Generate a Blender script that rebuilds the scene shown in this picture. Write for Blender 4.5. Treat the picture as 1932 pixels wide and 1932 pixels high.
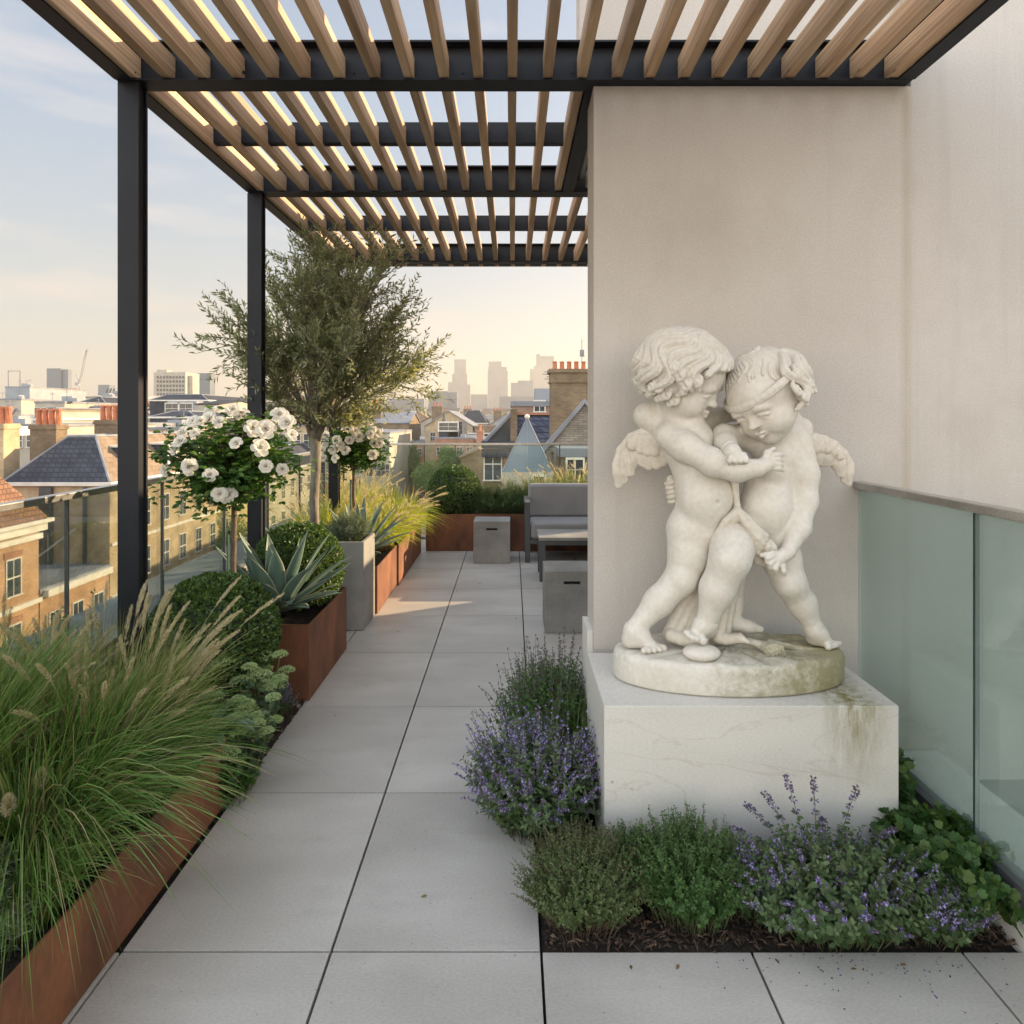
import bpy, bmesh, math, random
import numpy as np
from mathutils import Vector, Matrix, Quaternion
for o in list(bpy.data.objects): bpy.data.objects.remove(o)
sc = bpy.context.scene
COL = sc.collection
R = math.radians
rng = np.random.default_rng(7)
random.seed(7)
# ------------------------------------------------------------------ camera
F, U0, V0, EYE = 1220.0, 966.0, 788.0, 1.55
cam_d = bpy.data.cameras.new("camera"); cam = bpy.data.objects.new("camera", cam_d); COL.objects.link(cam)
cam.location = (0, 0, EYE); cam.rotation_euler = (R(90), 0, 0)
cam_d.sensor_width = 36; cam_d.lens = 36 * F / 1932.0
cam_d.shift_y = (V0 - 966.0) / 1932.0
cam_d.clip_start = 0.05; cam_d.clip_end = 12000
sc.camera = cam
# ------------------------------------------------------------------ sky, sun, exposure
SUN_AZ, SUN_EL = R(62), R(17)
SKY_STRENGTH, SUN_STRENGTH, EXPOSURE, SKY_FILL = 0.15, 3.8, 1.76, 4.1
HAZE = 0.00050
world = bpy.data.worlds.new("World"); sc.world = world; world.use_nodes = True
wn, wl = world.node_tree.nodes, world.node_tree.links
bg = wn["Background"]
sky = wn.new("ShaderNodeTexSky"); sky.sky_type = 'NISHITA'; sky.sun_disc = False
sky.sun_elevation = SUN_EL; sky.sun_rotation = SUN_AZ; sky.altitude = 50
sky.air_density = 1.0; sky.dust_density = 1.0; sky.ozone_density = 1.2
# thin wispy cloud, a procedural veil over the sky colour
tc = wn.new("ShaderNodeTexCoord"); mp = wn.new("ShaderNodeMapping"); mp.inputs['Scale'].default_value = (1.2, 1.2, 6.5)
mp.inputs['Rotation'].default_value = (0.12, 0.05, 0.3)
nz = wn.new("ShaderNodeTexNoise"); nz.inputs['Scale'].default_value = 2.3; nz.inputs['Detail'].default_value = 7; nz.inputs['Roughness'].default_value = 0.55
cr = wn.new("ShaderNodeValToRGB"); cr.color_ramp.elements[0].position = 0.52; cr.color_ramp.elements[1].position = 0.74
cr.color_ramp.elements[0].color = (0, 0, 0, 1); cr.color_ramp.elements[1].color = (0.5, 0.5, 0.5, 1)
mx = wn.new("ShaderNodeMixRGB"); mx.blend_type = 'MIX'; mx.inputs['Color2'].default_value = (2.1, 1.85, 1.7, 1)
tint = wn.new("ShaderNodeMixRGB"); tint.blend_type = 'MULTIPLY'; tint.inputs['Fac'].default_value = 1.0
tint.inputs['Color2'].default_value = (0.86, 0.885, 0.93, 1)
wl.new(tc.outputs['Generated'], mp.inputs['Vector']); wl.new(mp.outputs['Vector'], nz.inputs['Vector'])
wl.new(nz.outputs['Fac'], cr.inputs['Fac']); wl.new(cr.outputs['Color'], mx.inputs['Fac'])
gam = wn.new("ShaderNodeGamma"); gam.inputs['Gamma'].default_value = 0.42
wl.new(sky.outputs['Color'], gam.inputs['Color']); wl.new(gam.outputs['Color'], tint.inputs['Color1']); wl.new(tint.outputs['Color'], mx.inputs['Color1'])
# warm morning band low in the sky
sz = wn.new("ShaderNodeSeparateXYZ"); n0 = wn.new("ShaderNodeVectorMath"); n0.operation = 'NORMALIZE'; wl.new(tc.outputs['Generated'], n0.inputs[0]); wl.new(n0.outputs[0], sz.inputs[0])
zb = wn.new("ShaderNodeMapRange"); zb.interpolation_type = 'SMOOTHSTEP'; zb.inputs['From Min'].default_value = -0.02; zb.inputs['From Max'].default_value = 0.46; zb.inputs['To Min'].default_value = 1.0; zb.inputs['To Max'].default_value = 0.0; wl.new(sz.outputs['Z'], zb.inputs['Value'])
wm = wn.new("ShaderNodeMixRGB"); wm.blend_type = 'MULTIPLY'; wm.inputs['Color2'].default_value = (1.17, 0.98, 0.79, 1); wl.new(zb.outputs[0], wm.inputs['Fac']); wl.new(mx.outputs['Color'], wm.inputs['Color1'])
# added fill: sky brightened behind and above the viewer to lift the shade
dt = wn.new("ShaderNodeVectorMath"); dt.operation = 'DOT_PRODUCT'; dt.inputs[1].default_value = Vector((-0.25, -0.72, 0.62)).normalized()
nrm = wn.new("ShaderNodeVectorMath"); nrm.operation = 'NORMALIZE'; wl.new(tc.outputs['Generated'], nrm.inputs[0]); wl.new(nrm.outputs[0], dt.inputs[0])
sky_fill = wn.new("ShaderNodeMapRange"); sky_fill.interpolation_type = 'SMOOTHSTEP'; sky_fill.inputs['From Min'].default_value = 0.12; sky_fill.inputs['From Max'].default_value = 0.9
sky_fill.inputs['To Min'].default_value = 0.0; sky_fill.inputs['To Max'].default_value = SKY_FILL - 1; wl.new(dt.outputs['Value'], sky_fill.inputs['Value'])
bv = wn.new("ShaderNodeVectorMath"); bv.operation = 'SCALE'; bv.inputs[0].default_value = (1.10, 0.97, 0.84); wl.new(sky_fill.outputs[0], bv.inputs['Scale'])
b1 = wn.new("ShaderNodeVectorMath"); b1.operation = 'ADD'; b1.inputs[1].default_value = (1, 1, 1); wl.new(bv.outputs[0], b1.inputs[0])
bk = wn.new("ShaderNodeVectorMath"); bk.operation = 'MULTIPLY'; wl.new(wm.outputs['Color'], bk.inputs[0]); wl.new(b1.outputs[0], bk.inputs[1])
wl.new(bk.outputs[0], bg.inputs['Color']); bg.inputs['Strength'].default_value = SKY_STRENGTH
sun_d = bpy.data.lights.new("sun", 'SUN'); sun_d.energy = SUN_STRENGTH; sun_d.angle = R(0.6); sun_d.color = (1.0, 0.74, 0.46)
sun = bpy.data.objects.new("sun", sun_d); COL.objects.link(sun)
sdir = Vector((math.sin(SUN_AZ) * math.cos(SUN_EL), math.cos(SUN_AZ) * math.cos(SUN_EL), math.sin(SUN_EL)))
sun.rotation_euler = sdir.to_track_quat('Z', 'Y').to_euler(); sun.location = (30, 20, 20)
vs = sc.view_settings; vs.view_transform = 'Standard'; vs.look = 'None'; vs.exposure = EXPOSURE; vs.gamma = 1
cy = sc.cycles; cy.use_denoising = True; cy.max_bounces = 8; cy.diffuse_bounces = 4; cy.glossy_bounces = 4
cy.transparent_max_bounces = 24; cy.transmission_bounces = 6; cy.caustics_reflective = False; cy.caustics_refractive = False
cy.volume_bounces = 0; cy.sample_clamp_indirect = 6
try: cy.denoiser = 'OPENIMAGEDENOISE'; cy.denoising_prefilter = 'ACCURATE'
except Exception: pass

# ------------------------------------------------------------------ helpers
def at(u, v, Y):
    return Vector(((u - U0) * Y / F, Y, EYE - (v - V0) * Y / F))

def tag(o, label=None, cat=None, group=None, kind=None):
    if label: o["label"] = label
    if cat: o["category"] = cat
    if group: o["group"] = group
    if kind: o["kind"] = kind
    return o

def empty(name, loc=(0, 0, 0), label=None, cat=None, group=None, rz=0):
    o = bpy.data.objects.new(name, None); COL.objects.link(o); o.location = loc; o.rotation_euler = (0, 0, rz)
    o.empty_display_size = 0.1
    return tag(o, label, cat, group)

def link(name, me, mat=None, parent=None, loc=None):
    o = bpy.data.objects.new(name, me); COL.objects.link(o)
    if mat is not None and len(me.materials) == 0: me.materials.append(mat)
    if parent is not None: o.parent = parent
    if loc is not None: o.location = loc
    return o

def np_mesh(name, V, Fa, smooth=False, mat_idx=None):
    V = np.asarray(V, dtype=np.float32).reshape(-1, 3); Fa = np.asarray(Fa, dtype=np.int32)
    k = Fa.shape[1]; me = bpy.data.meshes.new(name)
    me.vertices.add(len(V)); me.vertices.foreach_set("co", V.ravel())
    me.loops.add(Fa.size); me.loops.foreach_set("vertex_index", Fa.ravel())
    me.polygons.add(len(Fa)); me.polygons.foreach_set("loop_start", np.arange(0, Fa.size, k, dtype=np.int32))
    me.polygons.foreach_set("loop_total", np.full(len(Fa), k, dtype=np.int32))
    if smooth: me.polygons.foreach_set("use_smooth", np.ones(len(Fa), dtype=bool))
    if mat_idx is not None: me.polygons.foreach_set("material_index", np.asarray(mat_idx, dtype=np.int32))
    me.update(calc_edges=True); me.validate()
    return me

def unit(a): return a / np.maximum(np.linalg.norm(a, axis=-1, keepdims=True), 1e-9)

class MB:
    """collects shapes, then links them as one mesh object"""
    def __init__(s): s.bm = bmesh.new()
    def box(s, x0, x1, y0, y1, z0, z1, bev=0):
        m = Matrix.Translation(((x0 + x1) / 2, (y0 + y1) / 2, (z0 + z1) / 2)) @ Matrix.Diagonal((abs(x1 - x0), abs(y1 - y0), abs(z1 - z0), 1))
        r = bmesh.ops.create_cube(s.bm, size=1, matrix=m)
        if bev:
            es = list({e for v in r['verts'] for e in v.link_edges})
            bmesh.ops.bevel(s.bm, geom=es, offset=bev, segments=2, affect='EDGES', profile=0.6)
        return s
    def prism(s, pts, y0, y1):               # polygon in XZ extruded along Y
        a = [s.bm.verts.new((p[0], y0, p[1])) for p in pts]; b = [s.bm.verts.new((p[0], y1, p[1])) for p in pts]
        s._ring(a, b); return s
    def prism_x(s, pts, x0, x1):             # polygon in YZ extruded along X
        a = [s.bm.verts.new((x0, p[0], p[1])) for p in pts]; b = [s.bm.verts.new((x1, p[0], p[1])) for p in pts]
        s._ring(a, b); return s
    def _ring(s, a, b):
        n = len(a); s.bm.faces.new(a); s.bm.faces.new(b[::-1])
        for i in range(n): s.bm.faces.new((a[i], b[i], b[(i + 1) % n], a[(i + 1) % n]))
    def poly(s, pts):
        s.bm.faces.new([s.bm.verts.new(p) for p in pts]); return s
    def tube(s, pts, rad, n=8, cap=True):
        pts = [Vector(p) for p in pts]; rads = rad if hasattr(rad, '__len__') else [rad] * len(pts)
        rings = []; up = Vector((0.13, 0.27, 1)).normalized()
        for i, p in enumerate(pts):
            d = (pts[min(i + 1, len(pts) - 1)] - pts[max(i - 1, 0)]).normalized()
            a = d.cross(up)
            if a.length < 1e-3: a = d.cross(Vector((1, 0, 0)))
            a.normalize(); b = d.cross(a); up = up if abs(d.dot(up)) < 0.95 else Vector((1, 0.1, 0.2)).normalized()
            rings.append([s.bm.verts.new(p + (a * math.cos(2 * math.pi * k / n) + b * math.sin(2 * math.pi * k / n)) * rads[i]) for k in range(n)])
        for i in range(len(rings) - 1):
            for k in range(n): s.bm.faces.new((rings[i][k], rings[i][(k + 1) % n], rings[i + 1][(k + 1) % n], rings[i + 1][k]))
        if cap and n > 2: s.bm.faces.new(rings[0][::-1]); s.bm.faces.new(rings[-1])
        return s
    def sphere(s, c, r, sub=2, sc_=(1, 1, 1)):
        bmesh.ops.create_icosphere(s.bm, subdivisions=sub, radius=r, matrix=Matrix.Translation(c) @ Matrix.Diagonal((*sc_, 1))); return s
    def build(s, name, mat, parent=None, smooth=False, loc=None):
        bmesh.ops.recalc_face_normals(s.bm, faces=s.bm.faces)
        me = bpy.data.meshes.new(name); s.bm.to_mesh(me); s.bm.free()
        if smooth:
            for p in me.polygons: p.use_smooth = True
        return link(name, me, mat, parent, loc)

def box(name, mat, parent, x0, x1, y0, y1, z0, z1, bev=0):
    return MB().box(x0, x1, y0, y1, z0, z1, bev).build(name, mat, parent)

def copy_tree(o, parent=None):
    c = o.copy(); COL.objects.link(c); c.parent = parent
    for ch in list(o.children): copy_tree(ch, c)
    return c

# ------------------------------------------------------------------ materials
def node_mat(name):
    m = bpy.data.materials.new(name); m.use_nodes = True
    return m, m.node_tree.nodes, m.node_tree.links, m.node_tree.nodes["Principled BSDF"]

def ramp(n, cols):
    c = n.new("ShaderNodeValToRGB"); e = c.color_ramp.elements
    while len(e) < len(cols): e.new(0.5)
    for i, (p, col) in enumerate(cols): e[i].position = p; e[i].color = (*col, 1)
    return c

def surf(name, c1, c2, scale=4, rough=0.7, bump=0.1, bscale=60, stretch=(1, 1, 1), metallic=0, detail=6, speck=None, lo=0.35, hi=0.65, spec=0.5, bdist=0.01):
    """base colour wandering between c1 and c2, fine bump, optional dark specks"""
    m, n, l, p = node_mat(name)
    tc = n.new("ShaderNodeTexCoord"); mp = n.new("ShaderNodeMapping"); mp.inputs['Scale'].default_value = stretch
    l.new(tc.outputs['Object'], mp.inputs['Vector'])
    a = n.new("ShaderNodeTexNoise"); a.inputs['Scale'].default_value = scale; a.inputs['Detail'].default_value = detail
    l.new(mp.outputs['Vector'], a.inputs['Vector'])
    r = ramp(n, [(lo, c1), (hi, c2)]); l.new(a.outputs['Fac'], r.inputs['Fac']); out = r.outputs['Color']
    b = n.new("ShaderNodeTexNoise"); b.inputs['Scale'].default_value = bscale; b.inputs['Detail'].default_value = 5
    l.new(mp.outputs['Vector'], b.inputs['Vector'])
    fine = n.new("ShaderNodeMixRGB"); fine.blend_type = 'OVERLAY'; fine.inputs['Fac'].default_value = 0.25
    l.new(out, fine.inputs['Color1']); l.new(b.outputs['Fac'], fine.inputs['Color2']); out = fine.outputs['Color']
    if speck:
        v = n.new("ShaderNodeTexVoronoi"); v.inputs['Scale'].default_value = speck[0]; l.new(tc.outputs['Object'], v.inputs['Vector'])
        sr = ramp(n, [(speck[1], (1, 1, 1)), (speck[1] * 1.7, (0, 0, 0))]); l.new(v.outputs['Distance'], sr.inputs['Fac'])
        gate = n.new("ShaderNodeTexNoise"); gate.inputs['Scale'].default_value = speck[0] * 0.6; l.new(tc.outputs['Object'], gate.inputs['Vector'])
        gr = ramp(n, [(0.55, (0, 0, 0)), (0.62, (1, 1, 1))]); l.new(gate.outputs['Fac'], gr.inputs['Fac'])
        mu = n.new("ShaderNodeMath"); mu.operation = 'MULTIPLY'; l.new(sr.outputs['Color'], mu.inputs[0]); l.new(gr.outputs['Color'], mu.inputs[1])
        mm = n.new("ShaderNodeMixRGB"); mm.inputs['Color2'].default_value = (*speck[2], 1)
        l.new(mu.outputs['Value'], mm.inputs['Fac']); l.new(out, mm.inputs['Color1']); out = mm.outputs['Color']
    l.new(out, p.inputs['Base Color']); p.inputs['Metallic'].default_value = metallic
    rr = n.new("ShaderNodeMapRange"); rr.inputs['To Min'].default_value = max(0.05, rough - 0.08); rr.inputs['To Max'].default_value = min(1, rough + 0.08)
    l.new(a.outputs['Fac'], rr.inputs['Value']); l.new(rr.outputs['Result'], p.inputs['Roughness'])
    p.inputs['Specular IOR Level'].default_value = spec
    if bump:
        bp = n.new("ShaderNodeBump"); bp.inputs['Strength'].default_value = bump; bp.inputs['Distance'].default_value = bdist
        l.new(b.outputs['Fac'], bp.inputs['Height']); l.new(bp.outputs['Normal'], p.inputs['Normal'])
    m["out"] = 0
    return m

def color_socket(m):
    return m.node_tree.nodes["Principled BSDF"].inputs['Base Color']

def add_mask_stain(m, col, build):
    """mix a stain colour over the base colour; build(n, l) returns the mask socket"""
    n, l = m.node_tree.nodes, m.node_tree.links; s = color_socket(m); src = s.links[0].from_socket
    mm = n.new("ShaderNodeMixRGB"); mm.inputs['Color2'].default_value = (*col, 1)
    l.new(build(n, l), mm.inputs['Fac']); l.new(src, mm.inputs['Color1']); l.new(mm.outputs['Color'], s)

def leaf_mat(name, cols, rough=0.5, trans=0.25, spec=0.35, tcol=None):
    """foliage: each leaf its own tone (random per island), some light passing through"""
    m, n, l, p = node_mat(name)
    g = n.new("ShaderNodeNewGeometry")
    k = len(cols); r = ramp(n, [((i + 0.5) / k, c) for i, c in enumerate(cols)])
    l.new(g.outputs['Random Per Island'], r.inputs['Fac']); l.new(r.outputs['Color'], p.inputs['Base Color'])
    p.inputs['Roughness'].default_value = rough; p.inputs['Specular IOR Level'].default_value = spec
    t = n.new("ShaderNodeBsdfTranslucent"); mxs = n.new("ShaderNodeMixShader"); mxs.inputs['Fac'].default_value = trans
    b = n.new("ShaderNodeMixRGB"); b.blend_type = 'MULTIPLY'; b.inputs['Fac'].default_value = 1; b.inputs['Color2'].default_value = (*(tcol or (1.6, 1.7, 0.7)), 1)
    l.new(r.outputs['Color'], b.inputs['Color1']); l.new(b.outputs['Color'], t.inputs['Color'])
    o = n["Material Output"]; l.new(p.outputs[0], mxs.inputs[1]); l.new(t.outputs[0], mxs.inputs[2]); l.new(mxs.outputs[0], o.inputs['Surface'])
    return m

def glass_mat(name, tint_, refl=1.0, haze=0.0):
    m, n, l, p = node_mat(name); n.remove(p)
    t = n.new("ShaderNodeBsdfTransparent"); t.inputs['Color'].default_value = (*tint_, 1)
    g = n.new("ShaderNodeBsdfGlossy"); g.inputs['Roughness'].default_value = 0.02
    f = n.new("ShaderNodeFresnel"); f.inputs['IOR'].default_value = 1.5
    mu = n.new("ShaderNodeMath"); mu.operation = 'MULTIPLY'; mu.inputs[1].default_value = refl; l.new(f.outputs[0], mu.inputs[0])
    x = n.new("ShaderNodeMixShader"); l.new(mu.outputs[0], x.inputs[0]); l.new(t.outputs[0], x.inputs[1]); l.new(g.outputs[0], x.inputs[2])
    out = x.outputs[0]
    if haze:
        d = n.new("ShaderNodeBsdfDiffuse"); d.inputs['Color'].default_value = (0.55, 0.66, 0.64, 1)
        y = n.new("ShaderNodeMixShader"); y.inputs[0].default_value = haze; l.new(out, y.inputs[1]); l.new(d.outputs[0], y.inputs[2]); out = y.outputs[0]
    l.new(out, n["Material Output"].inputs['Surface'])
    return m

def wood_mat(name, c1, c2, c3):
    m, n, l, p = node_mat(name)
    tc = n.new("ShaderNodeTexCoord"); oi = n.new("ShaderNodeObjectInfo")
    ad = n.new("ShaderNodeVectorMath"); ad.operation = 'MULTIPLY_ADD'
    cmb = n.new("ShaderNodeCombineXYZ")
    for i in range(3): l.new(oi.outputs['Random'], cmb.inputs[i])
    sc_ = n.new("ShaderNodeVectorMath"); sc_.operation = 'SCALE'; sc_.inputs['Scale'].default_value = 37; l.new(cmb.outputs[0], sc_.inputs[0])
    ad.inputs[1].default_value = (9, 0.55, 9); l.new(tc.outputs['Object'], ad.inputs[0]); l.new(sc_.outputs[0], ad.inputs[2])
    a = n.new("ShaderNodeTexNoise"); a.inputs['Scale'].default_value = 2.2; a.inputs['Detail'].default_value = 8; a.inputs['Distortion'].default_value = 1.2
    l.new(ad.outputs[0], a.inputs['Vector'])
    w = n.new("ShaderNodeTexWave"); w.bands_direction = 'Z'; w.inputs['Scale'].default_value = 1.4; w.inputs['Distortion'].default_value = 9; w.inputs['Detail'].default_value = 3
    l.new(ad.outputs[0], w.inputs['Vector'])
    r = ramp(n, [(0.3, c1), (0.5, c2), (0.72, c3)]); l.new(a.outputs['Fac'], r.inputs['Fac'])
    mm = n.new("ShaderNodeMixRGB"); mm.blend_type = 'MULTIPLY'; mm.inputs['Fac'].default_value = 0.22
    l.new(r.outputs['Color'], mm.inputs['Color1']); l.new(w.outputs['Color'], mm.inputs['Color2'])
    hs = n.new("ShaderNodeHueSaturation"); mr = n.new("ShaderNodeMapRange"); mr.inputs['To Min'].default_value = 0.74; mr.inputs['To Max'].default_value = 1.2
    l.new(oi.outputs['Random'], mr.inputs['Value']); l.new(mr.outputs[0], hs.inputs['Value']); l.new(mm.outputs[0], hs.inputs['Color'])
    l.new(hs.outputs[0], p.inputs['Base Color']); p.inputs['Roughness'].default_value = 0.62
    bp = n.new("ShaderNodeBump"); bp.inputs['Strength'].default_value = 0.25; bp.inputs['Distance'].default_value = 0.003
    l.new(a.outputs['Fac'], bp.inputs['Height']); l.new(bp.outputs[0], p.inputs['Normal'])
    return m

def brick_mat(name, c1, c2, mortar, bw=0.22, bh=0.075, side='x', bump=0.3):
    """brick courses; side says which object axis runs along the wall"""
    m, n, l, p = node_mat(name)
    tc = n.new("ShaderNodeTexCoord"); sp = n.new("ShaderNodeSeparateXYZ"); cb = n.new("ShaderNodeCombineXYZ")
    l.new(tc.outputs['Object'], sp.inputs[0])
    s = n.new("ShaderNodeMath"); s.operation = 'ADD'; l.new(sp.outputs['X'], s.inputs[0]); l.new(sp.outputs['Y'], s.inputs[1])
    l.new(s.outputs[0], cb.inputs['X']); l.new(sp.outputs['Z'], cb.inputs['Y'])
    b = n.new("ShaderNodeTexBrick"); b.inputs['Scale'].default_value = 1; b.inputs['Brick Width'].default_value = bw; b.inputs['Row Height'].default_value = bh
    b.inputs['Mortar Size'].default_value = bh * 0.12; b.inputs['Color1'].default_value = (*c1, 1); b.inputs['Color2'].default_value = (*c2, 1); b.inputs['Mortar'].default_value = (*mortar, 1)
    l.new(cb.outputs[0], b.inputs['Vector'])
    a = n.new("ShaderNodeTexNoise"); a.inputs['Scale'].default_value = 0.9; a.inputs['Detail'].default_value = 7; l.new(tc.outputs['Object'], a.inputs['Vector'])
    mm = n.new("ShaderNodeMixRGB"); mm.blend_type = 'OVERLAY'; mm.inputs['Fac'].default_value = 0.6
    l.new(b.outputs['Color'], mm.inputs['Color1']); l.new(a.outputs['Fac'], mm.inputs['Color2']); l.new(mm.outputs[0], p.inputs['Base Color'])
    p.inputs['Roughness'].default_value = 0.9; p.inputs['Specular IOR Level'].default_value = 0.2
    bp = n.new("ShaderNodeBump"); bp.inputs['Strength'].default_value = bump; bp.inputs['Distance'].default_value = 0.01; l.new(b.outputs['Fac'], bp.inputs['Height'])
    bp.invert = True; l.new(bp.outputs[0], p.inputs['Normal'])
    return m

M = {}
M['steel'] = surf('anthracite_steel', (0.012, 0.0135, 0.018), (0.018, 0.020, 0.026), 3, 0.5, 0.03, 200, spec=0.2)
M['oak'] = wood_mat('weathered_oak', (0.40, 0.24, 0.13), (0.55, 0.36, 0.21), (0.66, 0.48, 0.31))
M['stucco'] = surf('stucco', (0.50, 0.465, 0.43), (0.57, 0.535, 0.495), 0.9, 0.9, 0.22, 150, detail=7, spec=0.2, bdist=0.004)
M['deck'] = surf('porcelain_slab', (0.41, 0.385, 0.35), (0.51, 0.485, 0.445), 1.5, 0.48, 0.05, 90, stretch=(1, 2.2, 1), detail=7, speck=(26, 0.05, (0.18, 0.17, 0.16)), bdist=0.002)
M['joint'] = surf('joint', (0.02, 0.02, 0.02), (0.04, 0.038, 0.036), 5, 0.9, 0)
M['corten'] = surf('corten_steel', (0.085, 0.032, 0.016), (0.25, 0.095, 0.040), 4.5, 0.75, 0.14, 70, stretch=(1, 1, 0.45), detail=8, bdist=0.003)
M['concrete'] = surf('cast_concrete', (0.20, 0.195, 0.18), (0.31, 0.30, 0.275), 3.0, 0.75, 0.1, 90, speck=(30, 0.07, (0.10, 0.095, 0.085)), bdist=0.003)
M['limestone'] = surf('limestone', (0.60, 0.575, 0.53), (0.68, 0.655, 0.61), 1.6, 0.62, 0.06, 80, stretch=(1, 1, 3), speck=(17, 0.07, (0.30, 0.27, 0.22)), bdist=0.003)
M['soil'] = surf('dark_mulch', (0.012, 0.009, 0.006), (0.032, 0.022, 0.015), 30, 0.95, 0.8, 60, bdist=0.02)
M['brushed'] = surf('brushed_metal', (0.42, 0.41, 0.39), (0.55, 0.53, 0.50), 8, 0.32, 0.03, 150, metallic=0.9)
M['glass'] = glass_mat('balustrade_glass', (0.91, 0.96, 0.935), 0.6)
M['glass_green'] = glass_mat('green_tinted_glass', (0.84, 0.92, 0.895), 0.6, 0.19)
M['glass_edge'] = surf('glass_edge', (0.015, 0.035, 0.03), (0.025, 0.05, 0.045), 5, 0.2, 0)
M['fabric'] = surf('grey_outdoor_fabric', (0.22, 0.22, 0.225), (0.27, 0.27, 0.275), 2, 0.95, 0.15, 400, spec=0.1, bdist=0.002)
M['alu_dark'] = surf('dark_aluminium', (0.055, 0.058, 0.062), (0.075, 0.078, 0.082), 3, 0.45, 0.02, 200)
M['slot'] = surf('handle_slot', (0.006, 0.006, 0.006), (0.01, 0.01, 0.01), 5, 0.9, 0)
M['soffit'] = surf('soffit', (0.42, 0.38, 0.32), (0.48, 0.43, 0.36), 2, 0.8, 0)

def tile_variation(m, lo, hi):
    """each slab, its own tone"""
    n, l = m.node_tree.nodes, m.node_tree.links; s_ = color_socket(m); src = s_.links[0].from_socket
    g = n.new("ShaderNodeNewGeometry"); mr = n.new("ShaderNodeMapRange"); mr.inputs['To Min'].default_value = lo; mr.inputs['To Max'].default_value = hi; l.new(g.outputs['Random Per Island'], mr.inputs['Value'])
    hs = n.new("ShaderNodeHueSaturation"); l.new(mr.outputs[0], hs.inputs['Value']); l.new(src, hs.inputs['Color']); l.new(hs.outputs[0], s_)
def patches(scale, lo, hi, stretch=(1, 1, 1), amt=1.0, detail=9, dist=0.0):
    def f(n, l):
        tc = n.new("ShaderNodeTexCoord"); mp = n.new("ShaderNodeMapping"); mp.inputs['Scale'].default_value = stretch; l.new(tc.outputs['Object'], mp.inputs[0])
        a = n.new("ShaderNodeTexNoise"); a.inputs['Scale'].default_value = scale; a.inputs['Detail'].default_value = detail; a.inputs['Roughness'].default_value = .65; a.inputs['Distortion'].default_value = dist; l.new(mp.outputs[0], a.inputs['Vector'])
        r = n.new("ShaderNodeMapRange"); r.inputs['From Min'].default_value = lo; r.inputs['From Max'].default_value = hi; r.inputs['To Max'].default_value = amt; l.new(a.outputs['Fac'], r.inputs['Value']); return r.outputs[0]
    return f
tile_variation(M['deck'], 0.90, 1.05)
add_mask_stain(M['deck'], (0.29, 0.27, 0.24), patches(2.6, .56, .80, (1, 2.5, 1), .55))
add_mask_stain(M['deck'], (0.58, 0.56, 0.53), patches(3.4, .60, .85, (1, 3, 1), .5))
add_mask_stain(M['deck'], (0.14, 0.125, 0.10), patches(70, .70, .74, (1, 1, 1), .7, 2))
add_mask_stain(M['stucco'], (0.42, 0.38, 0.335), patches(1.3, .50, .75, (1, 1, .7), .7))
add_mask_stain(M['stucco'], (0.43, 0.41, 0.375), patches(1.6, .55, .75, (5, 5, .22), .5))
add_mask_stain(M['stucco'], (0.62, 0.595, 0.565), patches(.9, .55, .8, (1, 1, 1), .6))
add_mask_stain(M['corten'], (0.045, 0.022, 0.014), patches(2.2, .52, .78, (1, 1, .35), .8))
add_mask_stain(M['corten'], (0.36, 0.15, 0.06), patches(5, .58, .78, (1, 1, .25), .7))
add_mask_stain(M['concrete'], (0.14, 0.135, 0.12), patches(2.4, .55, .8, (1, 1, 1), .6))
add_mask_stain(M['oak'], (0.36, 0.33, 0.30), patches(1.2, .5, .7, (4, .5, 4), .5)); add_mask_stain(M['oak'], (0.12, 0.07, 0.04), patches(7, .70, .76, (2, .6, 2), .7, 3))
# ================================================================== terrace structure
XJ = [-1.135 + 0.61 * k for k in range(-2, 8)]
YJ = [1.878 + 0.795 * k for k in range(-5, 9)]
def deck():
    mb = MB()
    for i in range(len(XJ) - 1):
        for j in range(len(YJ) - 1):
            x0, x1, y0, y1 = XJ[i], XJ[i + 1], YJ[j], YJ[j + 1]
            if x0 > 0.05 and 1.8 < y0 < 3.0: 
                if x0 > 0.6 or y0 < 3: continue
            if x1 < -1.1 and 2.0 < y0 < 2.7: y0, y1 = y0, y1
            if x0 < -1.0 and x0 > -1.2: pass
            if x1 < -1.0 and 1.8 < y0 < 3.0: continue
            g = 0.004
            mb.box(x0 + g, x1 - g, y0 + g, y1 - g, -0.03, 0.0, 0.0012)
    return tag(mb.build('terrace_deck', M['deck']), kind='structure')
deck()
tag(box('lower_roof', M['concrete'], None, 1.87, 10.0, -12.0, 2.82, -0.6, -0.35), kind='structure')
tag(box('deck_substrate', M['joint'], None, -2.35, 3.2, -3, 8.6, -0.35, -0.032), kind='structure')
# soil of the two open beds
def rough_sheet(name, x0, x1, y0, y1, z, amp, step, mat, parent=None):
    nx, ny = max(2, int((x1 - x0) / step)), max(2, int((y1 - y0) / step))
    X, Y = np.meshgrid(np.linspace(x0, x1, nx), np.linspace(y0, y1, ny), indexing='ij')
    r = np.random.default_rng(3); Z = z + r.normal(0, amp, X.shape)
    Z = (Z + np.roll(Z, 1, 0) + np.roll(Z, 1, 1)) / 3
    V = np.stack([X, Y, Z], -1).reshape(-1, 3); I = np.arange(nx * ny).reshape(nx, ny)
    Fq = np.stack([I[:-1, :-1], I[1:, :-1], I[1:, 1:], I[:-1, 1:]], -1).reshape(-1, 4)
    return link(name, np_mesh(name, V, Fq, True), mat, parent)
tag(rough_sheet('bed_soil', 0.088, 1.50, 1.884, 2.82, -0.012, 0.006, 0.02, M['soil']), kind='structure')
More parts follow.
